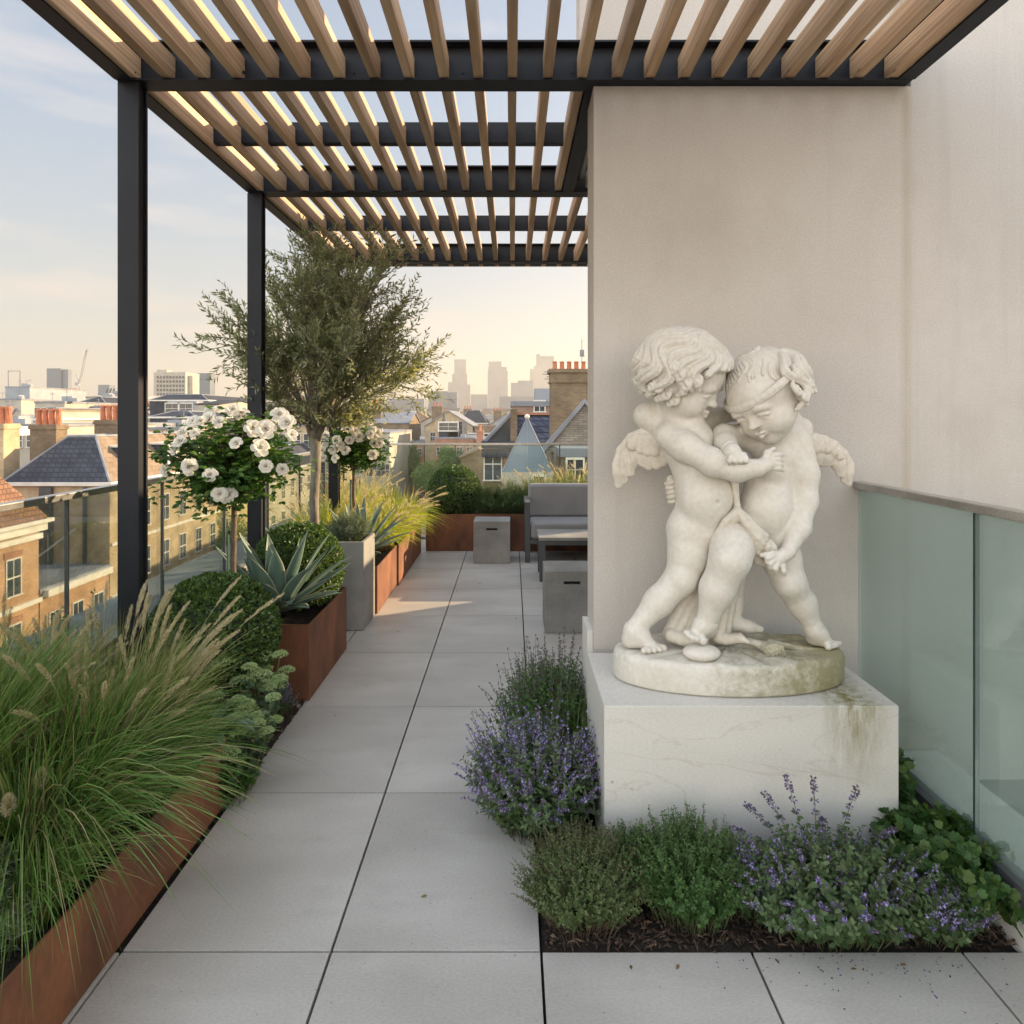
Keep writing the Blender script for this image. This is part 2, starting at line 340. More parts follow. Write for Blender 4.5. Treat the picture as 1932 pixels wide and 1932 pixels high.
tag(rough_sheet('bed_soil', 0.088, 0.69, 2.82, 3.46, -0.012, 0.006, 0.02, M['soil']), kind='structure')
tag(rough_sheet('bed_soil', -1.95, -1.125, 2.60, 3.52, 0.0, 0.008, 0.02, M['soil']), kind='structure')
tag(rough_sheet('bed_soil', -1.95, -1.14, 1.9, 3.52, -0.02, 0.003, 0.04, M['soil']), kind='structure')
# bark mulch chips (uncountable)
def chips(name, regions, n, seed, zoff=0.0):
    r = np.random.default_rng(seed); P = []
    A = np.array([(b - a) * (d - c) for a, b, c, d in regions]); A = A / A.sum()
    for (a, b, c, d), w in zip(regions, A):
        k = int(n * w); P.append(np.stack([r.uniform(a, b, k), r.uniform(c, d, k), r.uniform(-0.008, 0.012, k) + zoff], -1))
    P = np.concatenate(P); k = len(P)
    L = r.uniform(0.008, 0.042, k); W = r.uniform(0.003, 0.010, k); th = r.uniform(0, 2 * np.pi, k); ti = r.normal(0, 0.35, k)
    ax = np.stack([np.cos(th) * np.cos(ti), np.sin(th) * np.cos(ti), np.sin(ti)], -1); bx = np.stack([-np.sin(th), np.cos(th), r.normal(0, .3, k)], -1)
    up = np.array([0, 0, 0.003])
    V = np.stack([P - ax * L[:, None] / 2 , P - bx * W[:, None] / 2 + up, P + ax * L[:, None] / 2, P + bx * W[:, None] / 2 + up, P + up * 2.2], 1)
    I = np.arange(k)[:, None] * 5
    T = np.concatenate([I + np.array([[0, 1, 4]]), I + np.array([[1, 2, 4]]), I + np.array([[2, 3, 4]]), I + np.array([[3, 0, 4]])])
    o = link(name, np_mesh(name, V, T), M['bark']); return tag(o, kind='stuff', label='dark brown bark mulch chips covering the planting bed', cat='mulch')
M['bark'] = leaf_mat('bark_chips', [(0.030, 0.018, 0.012), (0.055, 0.034, 0.023), (0.018, 0.012, 0.009), (0.15, 0.10, 0.065), (0.042, 0.028, 0.02), (0.09, 0.055, 0.035)], 0.9, 0.0)
chips('bark_mulch', [(0.10, 1.49, 1.89, 2.24), (0.10, 0.31, 2.24, 3.45), (1.35, 1.5, 2.2, 2.82)], 5200, 5, 0.0)['label'] = 'dark bark mulch in the bed round the white pedestal'
chips('bark_mulch', [(-1.55, -1.13, 2.6, 3.51)], 2600, 6, 0.012)['label'] = 'dark bark mulch between the two rusty planters at left'

# ---- pergola
perg = empty('pergola', (0, 0, 0), 'dark steel pergola with a slatted timber roof over the terrace', 'pergola')
ZB, ZT = 3.0, 3.172
def beam(y, x0, x1):
    b = MB().box(x0, x1, y + 0.045, y + 0.055, ZB + 0.008, ZT - 0.008)
    b.box(x0, x1, y, y + 0.10, ZB, ZB + 0.008).box(x0, x1, y, y + 0.10, ZT - 0.008, ZT)
    return b.build('beam', M['steel'], perg)
BY = [2.775, 4.155, 6.02]
beam(BY[0], -1.70, 1.72); beam(BY[1], -1.70, 2.4); beam(BY[2], -1.70, 2.4)
MB().box(-1.70, 2.4, 6.26, 6.34, 3.03, 3.16).build('beam', M['steel'], perg)
def rail(x, y0, y1, side):
    b = MB().box(x - 0.005, x + 0.005, y0, y1, ZB + 0.010, ZT - 0.010)
    b.box(min(x, x + side * 0.07), max(x, x + side * 0.07), y0, y1, ZB + 0.001, ZB + 0.010).box(min(x, x + side * 0.07), max(x, x + side * 0.07), y0, y1, ZT - 0.010, ZT - 0.001)
    return b.build('rail', M['steel'], perg)
rail(-1.706, -1.0, BY[0], 1); rail(-1.706, 2.876, BY[1], 1); rail(-1.706, 4.256, BY[2], 1); rail(-1.706, 6.122, 6.34, 1)
rail(1.728, -1.0, BY[0], -1); rail(0.395, 2.876, BY[1], -1)
for y in (3.49, 5.10):
    MB().box(-1.70, 0.39 if y < 4 else 2.4, y, y + 0.05, 3.035, 3.145).build('cross_bar', M['steel'], perg)
for y in (0.6,):
    MB().box(-1.70, 1.72, y, y + 0.05, 3.035, 3.145).build('cross_bar', M['steel'], perg)
def slat_mesh(L):
    b = MB().box(-0.020, 0.020, 0, L, 0, 0.104, 0.003); o = b.build('slat', M['oak']); me = o.data; bpy.data.objects.remove(o); return me
def slats(y0, y1, xs):
    me = slat_mesh(y1 - y0)
    for x in xs:
        o = link('slat', me, None, perg); o.location = (x + random.uniform(-.004, .004), y0, 3.0115); o.rotation_euler = (0, R(random.uniform(-.9, .9)), R(random.uniform(-.08, .08)))
XS = [-1.632 + 0.1486 * i for i in range(23)]
slats(-1.0, 2.818, XS); slats(2.832, 4.198, [x for x in XS if x < 0.30]); slats(4.212, 6.063, XS + [1.80, 1.95, 2.1])
slats(6.077, 6.262, XS)
for (x, y) in [(-1.657, 2.79), (-1.662, 4.17), (-1.667, 6.03)]:
    b = MB().box(x - 0.045, x + 0.045, y, y + 0.012, -0.03, ZB).box(x - 0.045, x + 0.045, y + 0.06, y + 0.072, -0.03, ZB).box(x - 0.035, x + 0.035, y + 0.012, y + 0.06, -0.03, ZB)
    b.build('post', M['steel'], perg)
for y in BY:
    for k in range(8): MB().tube([(-1.62 + k * .47, y - .006, ZB + .03), (-1.62 + k * .47, y + .002, ZB + .03)], .007, 6).build('bolt', M['steel'], perg)
MB().tube([(0.43, 2.9, 3.08), (0.43, 3.4, 3.08), (0.43, 4.1, 3.07)], 0.025, 12).build('drain_pipe', M['brushed'], perg, True)
tag(box('canopy_soffit', M['soffit'], None, 0.47, 2.45, 3.06, 4.13, 3.02, 3.10), 'beige flat roof soffit tucked behind the stucco wall', 'soffit')

# ---- stucco walls
M['stucco_front'] = M['stucco']
def seam(n, l):
    tc = n.new("ShaderNodeTexCoord"); sp = n.new("ShaderNodeSeparateXYZ"); l.new(tc.outputs['Object'], sp.inputs[0])
    d = n.new("ShaderNodeMath"); d.operation = 'SUBTRACT'; d.inputs[1].default_value = 1.722; l.new(sp.outputs['X'], d.inputs[0])
    a = n.new("ShaderNodeMath"); a.operation = 'ABSOLUTE'; l.new(d.outputs[0], a.inputs[0])
    nz = n.new("ShaderNodeTexNoise"); nz.inputs['Scale'].default_value = 3; nz.inputs['Detail'].default_value = 8; l.new(tc.outputs['Object'], nz.inputs['Vector'])
    r = n.new("ShaderNodeMapRange"); r.inputs['From Min'].default_value = 0.03; r.inputs['From Max'].default_value = 0.0; l.new(a.outputs[0], r.inputs['Value'])
    m = n.new("ShaderNodeMath"); m.operation = 'MULTIPLY'; l.new(r.outputs[0], m.inputs[0]); l.new(nz.outputs['Fac'], m.inputs[1])
    k = n.new("ShaderNodeMath"); k.operation = 'MULTIPLY'; k.inputs[1].default_value = 1.0; l.new(m.outputs[0], k.inputs[0]); return k.outputs[0]
add_mask_stain(M['stucco'], (0.40, 0.33, 0.24), seam)
bld = empty('stucco_wall', (0, 0, 0), 'tall pale beige stucco wall behind the marble statue', 'wall')
box('wall_face', M['stucco'], bld, 0.357, 1.742, 2.826, 3.05, -0.05, 2.998)
box('wall_face', M['stucco'], bld, 1.7425, 10.0, 2.8262, 3.0502, -0.35, 6.0)
box('plinth', M['limestone'], bld, 0.333, 0.3565, 2.86, 3.06, -0.03, 0.61)
box('parapet', M['stucco'], bld, 0.303, 1.7422, 2.90, 3.048, 3.178, 6.0)
# unseen parapet added to shade the terrace, with a low stretch the sun comes over
par = empty('shade_parapet', (0, 0, 0), 'unseen stucco parapet added right of the sofa to shade the terrace', 'wall')
box('wall_face', M['stucco'], par, 2.65, 2.85, 3.052, 12.0, -0.3, 1.02)  # lower part of the added shade parapet
box('shade_wall', M['stucco'], par, 2.65, 2.85, 3.052, 5.5, 1.0205, 2.70)
box('shade_wall', M['stucco'], par, 2.65, 2.85, 5.5005, 7.02, 1.0205, 1.76)
box('shade_wall', M['stucco'], par, 2.65, 2.85, 7.5505, 8.95, 1.0205, 1.30)
box('shade_wall', M['stucco'], par, 2.65, 2.85, 8.9505, 12.0, 1.0205, 1.50)

# ---- glass balustrades
def balustrade(name, label, a, b, z0, z1, joints, gm, cap=0.05, bar=0.004, group='glass balustrades round the terrace'):
    r = empty(name, (a[0], a[1], z0), label, 'balustrade', group)
    L = (Vector((b[0], b[1], 0)) - Vector((a[0], a[1], 0))); n = L.length; d = L / n
    r.rotation_euler = (0, 0, math.atan2(d.y, d.x)); H = z1 - z0
    js = [0] + joints + [n]
    for i in range(len(js) - 1):
        box('glass_panel', gm, r, js[i] + bar, js[i + 1] - bar, -0.006, 0.006, 0.0, H - 0.03)
    for j in joints:
        box('joint_strip', M['glass_edge'] if gm is M['glass_green'] else M['alu_dark'], r, j - bar * 0.8, j + bar * 0.8, -0.009, 0.009, 0.0, H - 0.03)
    box('handrail', M['brushed'], r, -0.02, n + 0.02, -cap / 2, cap / 2, H - 0.03, H, 0.004)
    box('base_channel', M['alu_dark'], r, 0, n, -0.03, 0.03, -0.05, 0.05)
    return r
balustrade('glass_balustrade', 'long glass balustrade with brushed handrail beside the rooftops at left', (-1.99, 0.2), (-1.99, 8.5), 0.30, 1.215, [0.3, 1.1, 1.9, 2.69, 3.48, 4.27, 5.07, 5.86, 6.65, 7.45], M['glass'])
balustrade('glass_balustrade', 'far glass balustrade with thin rail behind the sofa and box ball', (-1.97, 8.55), (2.6, 8.55), 0.30, 1.215, [1.22, 2.6, 4.0], M['glass'], 0.04, 0.008)
balustrade('glass_balustrade', 'green tinted frosted glass balustrade at right of the pedestal', (1.515, 2.82), (1.515, -0.6), 0.13, 1.272, [0.71, 1.9], M['glass_green'], 0.05, 0.003)
tag(box('coping', M['concrete'], None, -2.42, -1.96, -0.5, 8.5, 0.36, 0.46, 0.006), 'wide pale coping slab outside the left glass balustrade', 'coping')
tag(box('parapet_wall', M['stucco'], None, -2.35, -1.97, -0.5, 8.5, -0.4, 0.355), 'low parapet wall under the left coping slab', 'wall')
tag(box('stone_ledge', M['limestone'], None, 1.545, 1.86, -0.6, 2.82, -0.1, 0.10, 0.004), 'pale stone ledge behind the green glass', 'ledge')
tag(box('stone_kerb', M['limestone'], None, 1.482, 1.5445, -0.6, 2.82, -0.1, 0.078, 0.004), 'narrow stone kerb under the green glass', 'kerb')

# ---- planters
def planter(x0, x1, y0, y1, h, mat, label, group=None, soil=0.05, t=0.008, seams=(), bev=0.002):
    r = empty('planter', ((x0 + x1) / 2, (y0 + y1) / 2, 0), label, 'planter', group)
    cx, cy_ = (x0 + x1) / 2, (y0 + y1) / 2; a, b = (x1 - x0) / 2, (y1 - y0) / 2
    mb = MB().box(-a, a, -b, -b + t, 0.004, h, bev * .5).box(-a, a, b - t, b, 0.004, h, bev * .5).box(-a, -a + t, -b + t, b - t, 0.004, h, bev * .5).box(a - t, a, -b + t, b - t, 0.004, h, bev * .5)
    mb.build('shell', mat, r)
    s = rough_sheet('soil', -a + t, a - t, -b + t, b - t, h - soil, 0.006, 0.03, M['soil'], r)
    return r
G = 'rusty corten steel planters along the terrace edge'
planter(-1.93, -1.148, 0.6, 2.60, 0.27, M['corten'], 'low rusty steel planter filled with long green grass at lower left', G)
planter(-1.93, -1.108, 3.53, 4.33, 0.42, M['corten'], 'rusty steel planter holding the agave and second box ball', G)
planter(-1.90, -1.40, 4.62, 5.08, 0.36, M['corten'], 'rusty steel planter under the olive trunk behind the concrete planter', G)
planter(-1.38, -1.078, 4.70, 5.08, 0.645, M['concrete'], 'tall grey concrete planter with silvery foliage', None, 0.03, 0.025, bev=0.006)
planter(-1.92, -1.062, 5.10, 5.955, 0.375, M['corten'], 'rusty steel planter with the second agave just past the concrete planter', G)
planter(-1.92, -1.045, 5.965, 7.44, 0.375, M['corten'], 'sunlit rusty steel planter with the golden grasses near the far corner', G)
planter(-1.0, 2.3, 7.50, 8.36, 0.43, M['corten'], 'long rusty steel planter across the far end behind the sofa', G)

# ---- pedestal
def algae_ped(n, l):
    tc = n.new("ShaderNodeTexCoord"); mp = n.new("ShaderNodeMapping"); mp.inputs['Scale'].default_value = (34, 34, 6); l.new(tc.outputs['Object'], mp.inputs['Vector'])
    a = n.new("ShaderNodeTexNoise"); a.inputs['Scale'].default_value = 1.0; a.inputs['Detail'].default_value = 12; a.inputs['Roughness'].default_value = .75; l.new(mp.outputs[0], a.inputs['Vector'])
    sp = n.new("ShaderNodeSeparateXYZ"); l.new(tc.outputs['Object'], sp.inputs[0])
    # gaussian round x = 1.22
    d = n.new("ShaderNodeMath"); d.operation = 'SUBTRACT'; d.inputs[1].default_value = 1.20; l.new(sp.outputs['X'], d.inputs[0])
    q = n.new("ShaderNodeMath"); q.operation = 'ABSOLUTE'; l.new(d.outputs[0], q.inputs[0])
    gx = n.new("ShaderNodeMapRange"); gx.inputs['From Min'].default_value = 0.13; gx.inputs['From Max'].default_value = 0.0; l.new(q.outputs[0], gx.inputs['Value'])
    gz = n.new("ShaderNodeMapRange"); gz.inputs['From Min'].default_value = 0.25; gz.inputs['From Max'].default_value = 0.56; l.new(sp.outputs['Z'], gz.inputs['Value'])
    nn = n.new("ShaderNodeMapRange"); nn.inputs['From Min'].default_value = 0.36; nn.inputs['From Max'].default_value = 0.85; l.new(a.outputs['Fac'], nn.inputs['Value'])
    m1 = n.new("ShaderNodeMath"); m1.operation = 'MULTIPLY'; l.new(gx.outputs[0], m1.inputs[0]); l.new(gz.outputs[0], m1.inputs[1])
    m2 = n.new("ShaderNodeMath"); m2.operation = 'MULTIPLY'; l.new(m1.outputs[0], m2.inputs[0]); l.new(nn.outputs[0], m2.inputs[1])
    m3 = n.new("ShaderNodeMath"); m3.operation = 'MULTIPLY'; m3.inputs[1].default_value = 2.8; m3.use_clamp = True; l.new(m2.outputs[0], m3.inputs[0]); return m3.outputs[0]
def veins(n, l):
    tc = n.new("ShaderNodeTexCoord"); a = n.new("ShaderNodeTexNoise"); a.inputs['Scale'].default_value = 1.3; a.inputs['Detail'].default_value = 8; a.inputs['Distortion'].default_value = 0.6
    mp = n.new("ShaderNodeMapping"); mp.inputs['Scale'].default_value = (1, 1, 3.2); mp.inputs['Rotation'].default_value = (0, 0.35, 0)
    l.new(tc.outputs['Object'], mp.inputs[0]); l.new(mp.outputs[0], a.inputs['Vector'])
    r = ramp(n, [(0.495, (0, 0, 0)), (0.503, (0.4, 0.4, 0.4)), (0.511, (0, 0, 0))]); l.new(a.outputs['Fac'], r.inputs['Fac']); return r.outputs['Color']
M['ped'] = surf('pedestal_limestone', (0.56, 0.54, 0.495), (0.63, 0.605, 0.56), 1.6, 0.62, 0.06, 80, stretch=(1, 1, 3), speck=(15, 0.08, (0.28, 0.25, 0.20)), bdist=0.003)
add_mask_stain(M['ped'], (0.42, 0.36, 0.28), veins); add_mask_stain(M['ped'], (0.20, 0.175, 0.06), algae_ped)
tag(box('pedestal', M['ped'], None, 0.321, 1.346, 2.25, 2.76, -0.02, 0.547, 0.003), 'white limestone block pedestal carrying the marble statue', 'pedestal')

# ---- furniture
def stool(x0, y0, label):
    w, d, h = 0.39, 0.35, 0.447
    r = empty('side_stool', (x0 + w / 2, y0 + d / 2, 0), label, 'stool', 'concrete cube side stools with a slot handle')
    bm = MB(); a, b = w / 2, d / 2; sw, sz0, sz1 = 0.06, 0.352, 0.374
    # body with a real slot cut through the front
    bm.box(-a, a, -b + 0.03, b, 0.004, h, 0.006)
    bm.box(-a, a, -b, -b + 0.0302, 0.004, sz0, 0.004).box(-a, a, -b, -b + 0.0302, sz1, h, 0.004)
    bm.box(-a, -sw, -b + 0.0005, -b + 0.030, sz0 - 0.005, sz1 + 0.005).box(sw, a, -b + 0.0005, -b + 0.030, sz0 - 0.005, sz1 + 0.005)
    bm.build('body', M['concrete'], r)
    MB().box(-sw, sw, -b + 0.024, -b + 0.0295, sz0, sz1).build('handle_slot', M['slot'], r)
    return r
stool(-0.41, 6.87, 'far grey concrete stool in front of the rusty end planter')
stool(0.236, 4.64, 'near grey concrete stool half hidden by the stucco wall')
def sofa():
    r = empty('outdoor_sofa', (1.05, 7.15, 0), 'grey cushioned outdoor sofa with dark metal frame', 'sofa')
    x0, x1, y0, y1 = -0.91, 0.95, -0.25, 0.33
    f = MB(); t = 0.055
    for x in (x0, x1 - t):
        f.box(x, x + t, y0, y0 + t, 0.004, 0.62, 0.003).box(x, x + t, y1 - t, y1, 0.004, 0.62, 0.003).box(x - 0.004, x + t + 0.004, y0 - 0.004, y1, 0.6205, 0.648, 0.003)
    f.box(x0 + t, x1 - t, y0 + 0.005, y0 + 0.05, 0.20, 0.25, 0.002).box(x0 + t, x1 - t, y1 - 0.05, y1 - 0.005, 0.20, 0.62, 0.002)
    f.box(x0 + t, x1 - t, y0 + 0.05, y1 - 0.05, 0.215, 0.245)
    f.build('frame', M['alu_dark'], r)
    def cushion(name, a, b, c, d, e, g, bev):
        m = MB(); m.box(a, b, c, d, e, g); o = m.build(name, M['fabric'], r)
        md = o.modifiers.new('b', 'BEVEL'); md.width = bev; md.segments = 5
        for p in o.data.polygons: p.use_smooth = True
        md2 = o.modifiers.new('w', 'WEIGHTED_NORMAL')
        # piping
        return o
    mid = 0.02
    cushion('seat_cushion', x0 + t + 0.004, mid, y0 - 0.01, y1 - 0.12, 0.252, 0.43, 0.035); cushion('seat_cushion', mid + 0.004, x1 - t - 0.004, y0 - 0.01, y1 - 0.12, 0.252, 0.43, 0.035)
    cushion('back_cushion', x0 + 0.045, mid, y1 - 0.16, y1 - 0.02, 0.425, 0.80, 0.04); cushion('back_cushion', mid + 0.004, x1 - 0.045, y1 - 0.16, y1 - 0.02, 0.425, 0.80, 0.04)
sofa()
def table():
    r = empty('coffee_table', (0.80, 6.32, 0), 'low dark metal coffee table in front of the sofa', 'coffee table')
    a, b, h, t = 0.54, 0.22, 0.42, 0.055
    for x in (-a, a - t):
        for y in (-b, b - t): MB().box(x, x + t, y, y + t, 0.004, h - 0.03, 0.002).build('leg', M['alu_dark'], r)
    f = MB().box(-a + t, a - t, -b + 0.004, -b + 0.045, h - 0.075, h - 0.03).box(-a + t, a - t, b - 0.045, b - 0.004, h - 0.075, h - 0.03)
    f.box(-a + 0.004, -a + 0.045, -b + t, b - t, h - 0.075, h - 0.03).box(a - 0.045, a - 0.004, -b + t, b - t, h - 0.075, h - 0.03); f.build('apron', M['alu_dark'], r)
    MB().box(-a - 0.008, a + 0.008, -b - 0.008, b + 0.008, h - 0.0295, h, 0.003).build('table_top', M['concrete'], r)
table()
# ================================================================== plants
def unit(a): return a / np.maximum(np.linalg.norm(a, axis=-1, keepdims=True), 1e-9)
LEAF = (np.array([(0, 0, 0), (.45, .5, .10), (1, 0, -.06), (.45, -.5, .10), (.5, 0, 0)], float), np.array([(0, 4, 1), (1, 4, 2), (2, 4, 3), (3, 4, 0)]))
NARROW = LEAF
OVAL = (np.array([(0, 0, 0), (.25, .38, .05), (.65, .42, .06), (1, 0, -.08), (.65, -.42, .06), (.25, -.38, .05), (.5, 0, -.02)], float),
        np.array([(0, 6, 1), (1, 6, 2), (2, 6, 3), (3, 6, 4), (4, 6, 5), (5, 6, 0)]))
def lobed():
    k = 21; V = [(0.05, 0, 0)]
    for i in range(k):
        a = -math.pi * 0.86 + 2 * math.pi * 0.86 * i / (k - 1); r = 0.5 * (1 + 0.13 * math.cos(a * 7.3)) * (1.0 - 0.1 * abs(a) / math.pi)
        V.append((0.45 + r * math.cos(a) * 0.98, r * math.sin(a), 0.10 * (r * 2) ** 2 * (0.6 + 0.4 * math.cos(a * 5.2))))
    return np.array(V), np.array([(0, i, i + 1) for i in range(1, k)])
LOBED = lobed()
PETAL4 = (np.array([(0, 0, 0), (.5, .45, .15), (1, .15, 0), (1, -.15, 0), (.5, -.45, .15)], float), np.array([(0, 4, 3), (0, 3, 2), (0, 2, 1)]))
STAR = (np.array([(0, 0, 0), (1, 0, 0), (.2, .22, 0), (0, 1, .2), (-.2, .22, 0), (-1, 0, 0), (-.2, -.22, 0), (0, -1, .2), (.2, -.22, 0)], float),
        np.array([(0, 8, 1), (0, 1, 2), (0, 2, 3), (0, 3, 4), (0, 4, 5), (0, 5, 6), (0, 6, 7), (0, 7, 8)]))

def inst(tpl, P, D, U, L, W=None):
    """copies of a template: +x along D, +z along U, length L, width W"""
    V, T = tpl; D = unit(D); Y = unit(np.cross(U, D)); Z = np.cross(D, Y)
    L = np.broadcast_to(np.asarray(L, float), (len(P),)); W = L if W is None else np.broadcast_to(np.asarray(W, float), (len(P),))
    out = P[:, None, :] + V[None, :, 0:1] * (D * L[:, None])[:, None, :] + V[None, :, 1:2] * (Y * W[:, None])[:, None, :] + V[None, :, 2:3] * (Z * L[:, None])[:, None, :]
    Ti = T[None] + (np.arange(len(P)) * len(V))[:, None, None]
    return out.reshape(-1, 3), Ti.reshape(-1, 3)

def cat(parts):
    Vs, Ts, o = [], [], 0
    for V, T in parts: Vs.append(V); Ts.append(T + o); o += len(V)
    return np.concatenate(Vs), np.concatenate(Ts)

def bez(P0, P1, P2, t):
    t = t[..., None] if t.ndim == 1 and P0.ndim == 1 else t[..., None]
    return (1 - t) ** 2 * P0 + 2 * t * (1 - t) * P1 + t ** 2 * P2
def bez_d(P0, P1, P2, t):
    t = t[..., None]; return 2 * (1 - t) * (P1 - P0) + 2 * t * (P2 - P1)

def stems_mesh(P0, P1, P2, r0, r1, m=6, k=3):
    n = len(P0); t = np.linspace(0, 1, m)[None].repeat(n, 0)
    P = bez(P0[:, None], P1[:, None], P2[:, None], t); D = unit(bez_d(P0[:, None], P1[:, None], P2[:, None], t))
    A = unit(np.cross(D, np.array([0.3, 0.2, 1.0]))); B = np.cross(D, A)
    r = np.broadcast_to(np.asarray(r0, float), (n,))[:, None] * (1 - t) + np.broadcast_to(np.asarray(r1, float), (n,))[:, None] * t
    th = np.arange(k) * 2 * np.pi / k
    V = P[:, :, None] + r[:, :, None, None] * (A[:, :, None] * np.cos(th)[None, None, :, None] + B[:, :, None] * np.sin(th)[None, None, :, None])
    I = np.arange(n * m * k).reshape(n, m, k); J = np.roll(I, -1, 2)
    T = np.concatenate([np.stack([I[:, :-1], J[:, :-1], J[:, 1:]], -1).reshape(-1, 3), np.stack([I[:, :-1], J[:, 1:], I[:, 1:]], -1).reshape(-1, 3)])
    return V.reshape(-1, 3), T

def blades_mesh(P0, P1, P2, w, m=7, twist=0.0, rg=rng):
    n = len(P0); t = np.linspace(0, 1, m)[None].repeat(n, 0)
    P = bez(P0[:, None], P1[:, None], P2[:, None], t); D = unit(bez_d(P0[:, None], P1[:, None], P2[:, None], t))
    ref = unit(rg.normal(size=(n, 1, 3)) + np.array([0, 0, 0.2])); S = unit(np.cross(D, ref))
    ww = np.asarray(w)[:, None] * np.sqrt(np.clip(1 - t ** 1.6, 0, 1)) * (0.55 + 0.45 * np.clip(t * 6, 0, 1))
    ww = np.maximum(ww, 0.00015)
    V = np.stack([P - S * ww[..., None] / 2, P + S * ww[..., None] / 2], 2); I = np.arange(n * m * 2).reshape(n, m, 2)
    Q = np.stack([I[:, :-1, 0], I[:, 1:, 0], I[:, 1:, 1], I[:, :-1, 1]], -1).reshape(-1, 4)
    T = np.concatenate([Q[:, [0, 1, 2]], Q[:, [0, 2, 3]]])
    return V.reshape(-1, 3), T

def plant(name, loc, label, cat_, group=None):
    return empty(name, loc, label, cat_, group)

def part(name, VT, mat, parent, smooth=False):
    return link(name, np_mesh(name, VT[0], VT[1], smooth), mat, parent)

def grass(loc, label, n, length, spread, w, mat, lean=(0, 0), droop=0.5, up=1.0, base_r=0.08, seed=1, plumes=0, pmat=None, plen=0.12, prad=0.012, pfac=1.1, group='ornamental grasses in the left planters', name='ornamental_grass', bristle=90, pstem=None):
    rg = np.random.default_rng(seed); r = plant(name, loc, label, 'grass', group)
    def paths(n, lf, stiff=1.0):
        a = rg.uniform(0, 2 * np.pi, n); q = rg.uniform(0, 1, n) ** 0.6
        d = np.stack([np.cos(a), np.sin(a)], -1)
        P0 = np.concatenate([d * (base_r * np.sqrt(rg.uniform(0, 1, n)))[:, None], np.full((n, 1), -0.02)], -1)
        L = length * lf * rg.uniform(0.55, 1.12, n); out = d * (q * spread)[:, None] + np.array(lean)[None] * rg.uniform(.5, 1.2, (n, 1))
        out += rg.normal(0, 0.12 * spread, (n, 2))
        P1 = P0 + np.concatenate([out * 0.28 * L[:, None], (L * 0.62 * up)[:, None]], -1)
        o2 = out * L[:, None]; rad = np.linalg.norm(out, axis=-1)
        z = L * (up * (0.98 - droop * stiff * np.clip(rad, 0, 1.6)))
        P2 = P0 + np.concatenate([o2, z[:, None]], -1)
        return P0, P1, P2, L
    P0, P1, P2, L = paths(n, 1.0); part('blades', blades_mesh(P0, P1, P2, w * rg.uniform(.6, 1.3, n), 8, rg=rg), mat, r)
    if plumes:
        P0, P1, P2, L = paths(plumes, pfac, 0.45); part('stalks', stems_mesh(P0, P1, P2, 0.0011, 0.0007, 8), pstem or pmat, r)
        t = 1 - rg.uniform(0, 1, (plumes, bristle)) * (plen / L)[:, None]
        t = np.clip(t, 0.3, 1); P = bez(P0[:, None], P1[:, None], P2[:, None], t); D = unit(bez_d(P0[:, None], P1[:, None], P2[:, None], t))
        rd = rg.normal(size=P.shape); rd = rd - (rd * D).sum(-1, keepdims=True) * D
        sh = np.sin(np.pi * np.clip((1 - t) / (plen / L)[:, None], 0.03, 0.97)) ** 0.6
        Dn = unit(D * 1.5 + unit(rd) * 0.8); ln = prad * 2.2 * (0.4 + 0.6 * sh)
        part('plumes', inst(LEAF, P.reshape(-1, 3), Dn.reshape(-1, 3), rg.normal(size=(P.size // 3, 3)), ln.reshape(-1), ln.reshape(-1) * 0.13), pmat, r)
    return r

